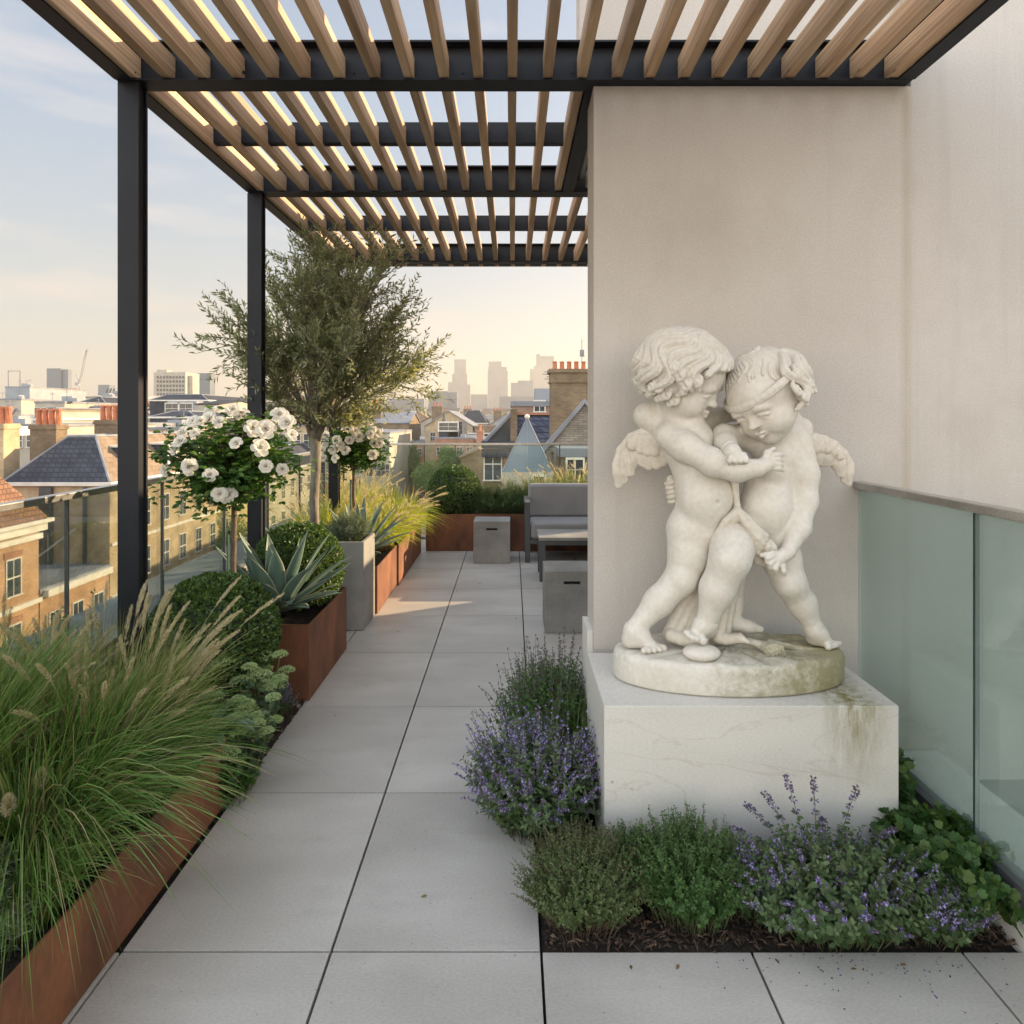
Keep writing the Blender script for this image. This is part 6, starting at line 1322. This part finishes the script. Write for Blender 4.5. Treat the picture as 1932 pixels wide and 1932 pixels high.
bl(62, 96, 792, 78, 14, 'render_pale', 'small cream roof with skylights beside the red chimney pots', 'mansard', 770, 'render_pale', inset=1.6)
bl(66, 122, 757, 96, 20, 'render_pale', 'cream mansard attic with slanting windows on the left skyline', 'flat', wins=(5, 1, .9, 2.0, 3.0, 3))
a = bl(10, 56, 729, 150, 20, 'render_grey', 'grey box roof house with metal frame on top at far left')
MB().tube([(X_(16, 155), 155, Z_(729, 155)), (X_(16, 155), 155, Z_(700, 155)), (X_(38, 155), 155, Z_(700, 155)), (X_(38, 155), 155, Z_(729, 155))], .14, 6).build('mast_frame', M['lead'], a)
bl(-40, 40, 752, 130, 20, 'render_pale', 'low pale house under the grey box at far left', rmat='lead')
a = bl(74, 150, 744, 170, 24, 'render_grey', 'dark roof house with a long row of chimney pots'); chimney(a, X_(106, 172), X_(146, 172), 171, 173, Z_(746, 172), Z_(741, 172), M['brick_brown'], 9, ph=1.1, pr=.32)
bl(118, 205, 768, 120, 26, 'render_grey', 'grey stepped roof building in the left middle distance', 'mansard', 748, 'slate', inset=4)
a = bl(162, 192, 748, 140, 18, 'render_pale', 'pale attic block right of the stepped grey roof', wins=(2, 1, 1.2, 1.6, 3.2, 3)); 
bl(128, 178, 774, 100, 14, 'render_grey', 'grey flat wall block behind the dark brick chimney', wins=(2, 1, .8, 1.0, 2.6, 3))
a = bl(82, 134, 796, 86, 12, 'brick_red', 'low red brick block with one chimney pot'); chimney(a, X_(116, 86), X_(134, 86), 86.3, 87.5, Z_(800, 86), Z_(788, 86), M['brick_orange'], 1, ph=1.2, pr=.3)
a = bl(185, 228, 742, 200, 26, 'render_grey', 'pale grey roof block with window cleaning arms'); 
for q in range(3): MB().tube([(X_(200 + 6 * q, 205), 205, Z_(744, 205)), (X_(204 + 6 * q, 205), 205, Z_(733, 205))], .25, 5).build('cradle_arm', M['alu_dark'], a)
a = bl(283, 392, 756, 110, 24, 'slate', 'dark slate mansard block with a wide dormer right of the front post', 'mansard', 744, 'slate', inset=2.0); MB().box(X_(310, 106), X_(365, 106), 107, 112, Z_(785, 107), Z_(757, 107)).build('dormer', M['render_grey'], a)
window(a, X_(325, 107), 107, Z_(780, 107), 2.2, 1.6, '-y'); window(a, X_(350, 107), 107, Z_(780, 107), 2.2, 1.6, '-y')
bl(370, 412, 762, 95, 16, 'render_pale', 'cream gable end lit by the sun beside the slate mansard', 'gable_x', 752, 'slate')
bl(283, 370, 788, 84, 16, 'slate', 'plain slate roof block behind the white roses', 'mansard', 776, 'slate')
a = bl(280, 345, 806, 70, 10, 'brick_yellow', 'low brick building with roof vents behind the roses'); 
for q in range(2): MB().box(X_(285 + 18 * q, 70), X_(298 + 18 * q, 70), 71, 72.5, Z_(807, 70), Z_(798, 70)).build('roof_vent', M['brushed'], a)
bl(284, 360, 832, 66, 8, 'brick_red', 'brown tiled roof building beyond the mansard house', 'gable_x', 815, 'render_brown')
a = bl(283, 318, 868, 68, 6, 'brick_yellow', 'small gabled brick house beside the front post', 'gable_y', 848, 'slate')
for (u0, u1, v, Y, lab) in [(410, 470, 770, 150, 'grey flat block behind the second post'), (430, 560, 783, 120, 'long pale block hidden behind the olive crown'), (560, 700, 776, 160, 'wide grey block behind the olive crown'), (500, 640, 800, 90, 'brick block between the olive trunk and the roses'), (640, 735, 815, 100, 'pale block behind the far rose tree')]:
    bl(u0, u1, v, Y, 22, 'render_pale' if Y != 90 else 'brick_yellow', lab, wins=(6, 2, 1.2, 1.8, 3.2, 3.6))

# --- right middle distance
a = bl(820, 895, 825, 110, 20, 'brick_red', 'brown brick block with dark attic and small windows', wins=(4, 3, 1.0, 1.3, 3.0, 3.4)); b = MB().box(X_(828, 112), X_(872, 112), 112, 124, Z_(826, 112), Z_(796, 112)).build('attic', M['slate'], a)
window(a, X_(846, 112), 112, Z_(812, 112), 3.2, 1.3, '-y'); MB().tube([(X_(838, 118), 118, Z_(797, 118)), (X_(838, 118), 118, Z_(788, 118)), (X_(838, 118), 118, Z_(778, 118))], [.5, .22, .12], 8).build('finial', M['alu_dark'], a)
a = bl(733, 800, 834, 130, 40, 'brick_red', 'red brick mansion block with white windows left of the trees', wins=(4, 4, .8, 1.3, 2.6, 3.1)); window
for k in range(5):
    for zc in (-4.6, -7.7, -10.8): window(a, X_(800, 130), 133 + k * 7, zc, .95, 1.7, '+x')
bl(868, 942, 800, 190, 26, 'render_grey', 'long grey flat roofed block in the haze', wins=(9, 1, 1.4, 1.6, 3, 3)); bl(868, 925, 790, 230, 20, 'render_grey', 'grey upper block behind the long grey roof'); bl(925, 945, 790, 225, 20, 'render_pale', 'pale stair tower between grey roofs')
bl(878, 935, 818, 130, 20, 'render_pale', 'pale roof house below the long grey block', 'mansard', 806, 'lead'); a = bl(897, 960, 828, 100, 14, 'render_brown', 'brown flat block left of the sloping slate roof'); chimney(a, X_(899, 98), X_(912, 98), 98, 99.5, Z_(860, 98), Z_(812, 98), M['brick_red'], 2, ph=.8, pr=.2)
bl(870, 935, 862, 60, 12, 'brick_brown', 'brown brick house with sloping parapet beyond the box ball', 'gable_y', 845, 'buff_or_sunlit_slate')
# near right house group: chimney stack, slate roof, stone gable, glazed spire
Yn = 30.0
a = house('dark grey attic house with blue slate roof and sloping glazed side', X_(912, Yn), X_(1062, Yn), Yn, Yn + 9, Z_(845, Yn), M['brick_brown'], 'none', name='house')
MB().box(X_(908, Yn), X_(1064, Yn), Yn - .15, Yn + 9.1, Z_(845, Yn) + .001, Z_(833, Yn)).box(X_(909, Yn), X_(1064, Yn), Yn - .3, Yn - .152, Z_(862, Yn), Z_(846, Yn)).build('cornice', M['slate'], a)
MB().poly([(X_(976, Yn), Yn + .3, Z_(834, Yn)), (X_(1062, Yn), Yn + .3, Z_(834, Yn)), (X_(1062, Yn + 2), Yn + 2, Z_(783, Yn + 2)), (X_(976, Yn + 2), Yn + 2, Z_(783, Yn + 2))]).poly([(X_(976, Yn + 2), Yn + 2, Z_(783, Yn + 2)), (X_(1062, Yn + 2), Yn + 2, Z_(783, Yn + 2)), (X_(1062, Yn + 2), Yn + 8, Z_(783, Yn + 2)), (X_(976, Yn + 2), Yn + 8, Z_(783, Yn + 2))]).build('roof', M['slate_blue'], a)
MB().box(X_(963, Yn), X_(976, Yn), Yn + .1, Yn + 3, Z_(834, Yn), Z_(772, Yn)).build('party_wall', M['brick_brown'], a)
MB().prism([(X_(918, Yn), Z_(832, Yn)), (X_(963, Yn), Z_(832, Yn)), (X_(963, Yn), Z_(786, Yn))], Yn + .4, Yn + .5).build('glazed_gable', M['window_glass'], a)
MB().tube([(X_(914, Yn), Yn + .3, Z_(833, Yn)), (X_(966, Yn), Yn + .3, Z_(779, Yn))], .10, 5).build('verge', M['lead'], a)
MB().box(X_(975, Yn), X_(1063, Yn), Yn + 1.8, Yn + 2.2, Z_(783, Yn + 2), Z_(778, Yn + 2)).build('ridge_tiles', M['brick_red'], a)
window(a, X_(930, Yn), Yn, Z_(905, Yn), .75, 1.45, '-y')
MB().box(X_(950, Yn), X_(972, Yn), Yn - .12, Yn - .01, Z_(910, Yn), Z_(862, Yn)).build('brick_bay', M['brick_red'], a)
a = bl(966, 1066, 757, 36, 7, 'render_brown', 'brown rooftop extension with a small bright skylight', rmat='lead'); window(a, X_(1018, 36), 36, Z_(776, 36), .55, .55, '-y')
a = empty('brick_chimney_stack', (0, 0, 0), 'tall brown brick chimney stack with five terracotta pots', 'chimney')
Yc = 27.0; x0, x1 = X_(1040, Yc), X_(1122, Yc)
box('stack', M['brick_brown'], a, x0, x1, Yc, Yc + 1.3, GZ + 6, Z_(722, Yc))
MB().box(x0 - .05, x1 + .05, Yc - .05, Yc + 1.35, Z_(722, Yc), Z_(717, Yc)).box(x0 - .02, x1 + .02, Yc - .02, Yc + 1.32, Z_(717, Yc), Z_(703, Yc)).box(x0 - .10, x1 + .10, Yc - .1, Yc + 1.4, Z_(703, Yc), Z_(696, Yc)).build('corbel', M['brick_brown'], a)
for i in range(5):
    px = X_(1047 + i * 13.6, Yc + .5); z0 = Z_(697, Yc)
    MB().tube([(px, Yc + .6, z0), (px, Yc + .6, z0 + .34), (px, Yc + .6, z0 + .345), (px, Yc + .6, z0 + .38)], [.105, .092, .11, .108], 12).build('chimney_pot', M['pot'], a)
a = house('stone shingled gable house with pale bargeboards by the wall edge', X_(1045, 24), X_(1180, 24), 24, 30, Z_(853, 24), M['shingle'], 'none')
gp = [(X_(1022, 24), Z_(853, 24)), (X_(1103, 24), Z_(762, 24)), (X_(1184, 24), Z_(853, 24))]
MB().prism(gp, 24.05, 26).build('gable', M['shingle'], a); dz = .20
MB().prism([(gp[0][0] - .12, gp[0][1]), (gp[1][0], gp[1][1] + dz), (gp[2][0] + .12, gp[2][1]), (gp[2][0] - .1, gp[2][1]), (gp[1][0], gp[1][1] + .02), (gp[0][0] + .1, gp[0][1])], 23.93, 24.2).build('bargeboard', M['lead'], a)
a = empty('glazed_spire', (0, 0, 0), 'pale blue metal and glass pyramid spire with a ball finial', 'spire')
Ys = 20.0; cx, cy_, zb = X_(996, Ys), Ys + 1.1, Z_(892, Ys)
b = MB(); prof = [(1.10 * .73, zb), (.98 * .73, zb + .12), (.80 * .73, zb + .45), (.36, Z_(835, Ys)), (.03, Z_(791, Ys))]; rings = []
for q, z in prof: rings.append([b.bm.verts.new((cx + sx * q, cy_ + sy * q, z)) for sx, sy in ((-1, -1), (1, -1), (1, 1), (-1, 1))])
for r0, r1 in zip(rings[:-1], rings[1:]):
    for i in range(4): b.bm.faces.new((r0[i], r0[(i + 1) % 4], r1[(i + 1) % 4], r1[i]))
b.bm.faces.new(rings[0][::-1]); b.bm.faces.new(rings[-1]); b.build('roof', M['copper'], a)
b = MB()
for sx, sy in ((-1, -1), (1, -1), (0, -1)):
    b.tube([(cx + sx * q * 1.0, cy_ + sy * q * 1.005, z + .01) for q, z in prof], .016, 5)
b.build('ribs', M['lead'], a); MB().sphere((cx, cy_, Z_(786, Ys)), .085, 3).tube([(cx, cy_, Z_(793, Ys)), (cx, cy_, Z_(788, Ys))], .04, 8).build('finial', M['trim'], a, True)
box('base', M['render_pale'], a, cx - .80, cx + .80, cy_ - .80, cy_ + .80, -8, zb - .001); window(a, cx + .35, cy_ - .80, zb - .75, .35, .6, '-y')
a = house('white framed dormer house behind the far glass', X_(1058, 21), X_(1160, 21), 21, 23, Z_(862, 21), M['brick_brown'], 'flat', rmat=M['lead']); window(a, X_(1085, 21), 21, Z_(905, 21), .5, .65, '-y')
tag(MB().tube([(X_(1098, 60), 60, Z_(700, 60)), (X_(1098, 60), 60, Z_(640, 60))], .04, 5).tube([(X_(1094, 60), 60, Z_(672, 60)), (X_(1103, 60), 60, Z_(672, 60))], .05, 5).box(X_(1094, 60), X_(1102, 60), 59.9, 60.1, Z_(672, 60), Z_(660, 60)).build('roof_mast', M['lead']), 'thin roof mast rising behind the chimney stack', 'mast')
# --- trees between the buildings
def far_tree(u, v, Y, w, h, label, seed):
    x, zc = X_(u, Y), Z_(v, Y); r = empty('street_tree', (x, Y, GZ), label, 'tree', 'trees between the far buildings'); rg = np.random.default_rng(seed); zc -= GZ
    MB().tube([(0, 0, 0), (.2, 0, zc * .5), (0, .1, zc)], [.45, .35, .2], 8).build('trunk', M['olive_bark'], r); n = 9000
    L = unit(rg.normal(size=(14, 3))) * np.array([w * .55, w * .5, h * .55]) * rg.uniform(.5, 1, (14, 1)); k = rg.integers(0, 14, n); d = unit(rg.normal(size=(n, 3)))
    P = np.array([0, 0, zc]) + L[k] + d * (w * .34) * rg.uniform(.75, 1.05, (n, 1)); part('crown', inst(OVAL, P, rg.normal(size=(n, 3)), d + rg.normal(0, .5, (n, 3)), w * .055, w * .045), M['tree_leaf'], r)
far_tree(806, 898, 98, 3.0, 3.8, 'round green tree directly beyond the far glass', 1); far_tree(848, 886, 104, 3.6, 5.4, 'darker green tree right of the round one', 2); far_tree(872, 880, 140, 4.5, 5.5, 'sunlit tree below the brown brick block', 3); far_tree(768, 872, 120, 4, 5, 'small distant tree behind the red mansion block', 4); far_tree(430, 1010, 60, 3.5, 6.0, 'street tree seen through the left glass', 5)

# --- skyline towers
GT = 'distant towers on the skyline'
def tower(segs, Y, label, mat='tower', wins=None, dep=None):
    r = empty('tower', (0, 0, 0), label, 'tower', GT)
    for i, (u0, u1, v0, v1) in enumerate(segs):
        x0, x1 = X_(u0, Y), X_(u1, Y); d = dep or (x1 - x0) * .9; box('shaft', M[mat], r, x0, x1, Y + 1.5 * i, Y + d + 1.5 * i, GZ if v1 is None else Z_(v1, Y), Z_(v0, Y))
    return r
t = tower([(88, 124 - 9, 695, None), (115, 126, 697, None)], 520, 'blue grey tower on the left skyline')
t = tower([(185, 206, 726, None)], 600, 'small blue tower left of the front post')
t = tower([(290, 350, 702, None), (293, 312, 697, 702), (350, 358, 708, None)], 330, 'white office tower with rows of windows right of the front post', 'render_pale')
for j in range(6):
    for i in range(9): MB().box(X_(296 + i * 6, 330), X_(299.6 + i * 6, 330), 329.7, 329.95, Z_(714 + j * 8, 330), Z_(709.5 + j * 8, 330)).build('window', M['window_glass'], t)
tower([(372, 396, 704, None)], 420, 'pale tower behind the olive twigs at left')
tower([(857, 879, 678, None), (853, 881, 705, None), (845, 858, 721, None), (880, 887, 725, None)], 1500, 'tall stepped tower left of centre in the haze')
tower([(922, 946, 682, None), (920, 958, 700, None), (921, 956, 692, 700)], 1400, 'broad hazy tower in the middle of the skyline')
tower([(1020, 1045, 672, None), (1008, 1040, 690, None), (1000, 1012, 696, None), (1012, 1019, 668, 690)], 1650, 'wide stepped tower behind the chimney stack')
tower([(977, 1006, 718, None), (964, 980, 722, None)], 1100, 'mid height block with curved top near the chimney')
tower([(888, 920, 744, None)], 1200, 'low hazy block between the tall towers'); tower([(942, 1040, 748, None)], 800, 'wide low hazy block below the skyline')
tower([(808, 846, 738, None), (846, 862, 740, None)], 640, 'grey block by the olive crown edge'); tower([(735, 800, 752, None)], 700, 'low wide block behind the olive crown')
tower([(1040, 1120, 735, None)], 900, 'hazy block behind the chimney stack'); tower([(560, 640, 745, None)], 800, 'hazy block behind the olive tree'); tower([(640, 735, 756, None)], 900, 'low hazy block right of the olive trunk'); tower([(430, 560, 758, None)], 700, 'hazy block behind the second post'); tower([(-200, 90, 758, None)], 700, 'low hazy block at far left'); tower([(126, 290, 752, None)], 900, 'low hazy block under the crane'); tower([(396, 440, 748, None)], 800, 'hazy block left of the second post')
c = empty('tower_crane', (0, 0, 0), 'thin tower crane with raised jib on the left skyline', 'crane'); Y = 420
def P_(u, v): return (X_(u, Y), Y, Z_(v, Y))
MB().tube([P_(150, 760), P_(150, 728)], .55, 4).build('mast', M['render_pale'], c); MB().tube([P_(149, 722), P_(163, 660)], .45, 4).tube([P_(152, 722), P_(166, 657)], .3, 4).build('jib', M['render_pale'], c)
MB().tube([P_(150, 724), P_(144, 706)], .3, 4).box(P_(143, 0)[0], P_(149, 0)[0], Y - 1, Y + 1, Z_(727, Y), Z_(722, Y)).build('counterweight', M['render_grey'], c)

# scattered roofs that fill the middle of the city
rc = random.Random(21); used = set()
LM = [(-90, 'at the far left edge'), (60, 'below the left blue tower'), (130, 'under the crane'), (215, 'behind the front post'), (285, 'below the white office tower'), (365, 'left of the olive crown'), (430, 'behind the second post'), (520, 'behind the olive trunk'), (640, 'right of the olive trunk'), (735, 'behind the far rose'), (810, 'right of the olive crown'), (870, 'under the tall stepped tower'), (925, 'under the broad hazy tower'), (975, 'behind the blue slate roof'), (1035, 'behind the chimney stack'), (1090, 'beside the stucco wall edge')]
CN = {'render_pale': 'cream', 'render_grey': 'grey', 'brick_yellow': 'yellow brick', 'brick_brown': 'brown brick', 'render_brown': 'brown'}; RN = {'flat': 'flat roofed', 'mansard': 'mansard roofed', 'gable_x': 'long ridged', 'gable_y': 'gable fronted'}
for row, Y in enumerate((130, 175, 240, 330, 450, 620)):
    u = -80 + rc.uniform(0, 40); dist = ['nearer', 'mid distance', 'farther', 'hazy', 'very hazy', 'faint'][row]
    while u < 1110:
        w = rc.uniform(36, 80) * (1.15 if Y < 200 else .8); v = V0 - 2 * row + rc.uniform(-4, 9) + (1 if Y > 300 else 12)
        x0, x1 = X_(u, Y), X_(u + w, Y); lm = [t for a_, t in LM if a_ <= u + w * .5][-1]
        for _ in range(12):
            mt = rc.choice(list(CN)); kind = rc.choice(list(RN)); lab = f'{dist} {CN[mt]} {RN[kind]} house {lm}'
            if lab not in used: break
        used.add(lab)
        h = house(lab, x0, x1, Y, Y + rc.uniform(14, 24), Z_(v, Y), M[mt], kind, Z_(v, Y) + rc.uniform(2.2, 3.6), M[rc.choice(['slate', 'lead', 'buff_or_sunlit_slate', 'slate'])], 'small city roofs in the middle distance', inset=2.2)
        if Y < 260:
            if rc.random() < .6: chimney(h, x0 + 1, x0 + 3.2, Y + 3, Y + 4, Z_(v, Y), Z_(v, Y) + 4.0, M['brick_brown'], 3, ph=.8, pr=.2)
            for q in range(3): window(h, x0 + (x1 - x0) * (q + .5) / 3, Y, Z_(v, Y) - 3.0, 1.0, 1.7, '-y')
        u += w * rc.uniform(1.02, 1.35)
# --- morning haze
hm, n, l, p = node_mat('haze_air'); n.remove(p); pv = n.new("ShaderNodeVolumePrincipled"); pv.inputs['Color'].default_value = (0.84, 0.79, 0.72, 1); pv.inputs['Density'].default_value = HAZE; pv.inputs['Anisotropy'].default_value = 0.35
l.new(pv.outputs[0], n["Material Output"].inputs['Volume'])
hz = box('haze', hm, None, -2600, 2600, -290, 2400, GZ - 2.0, 125); tag(hz, 'pale warm morning haze over the city', 'haze', kind='stuff')
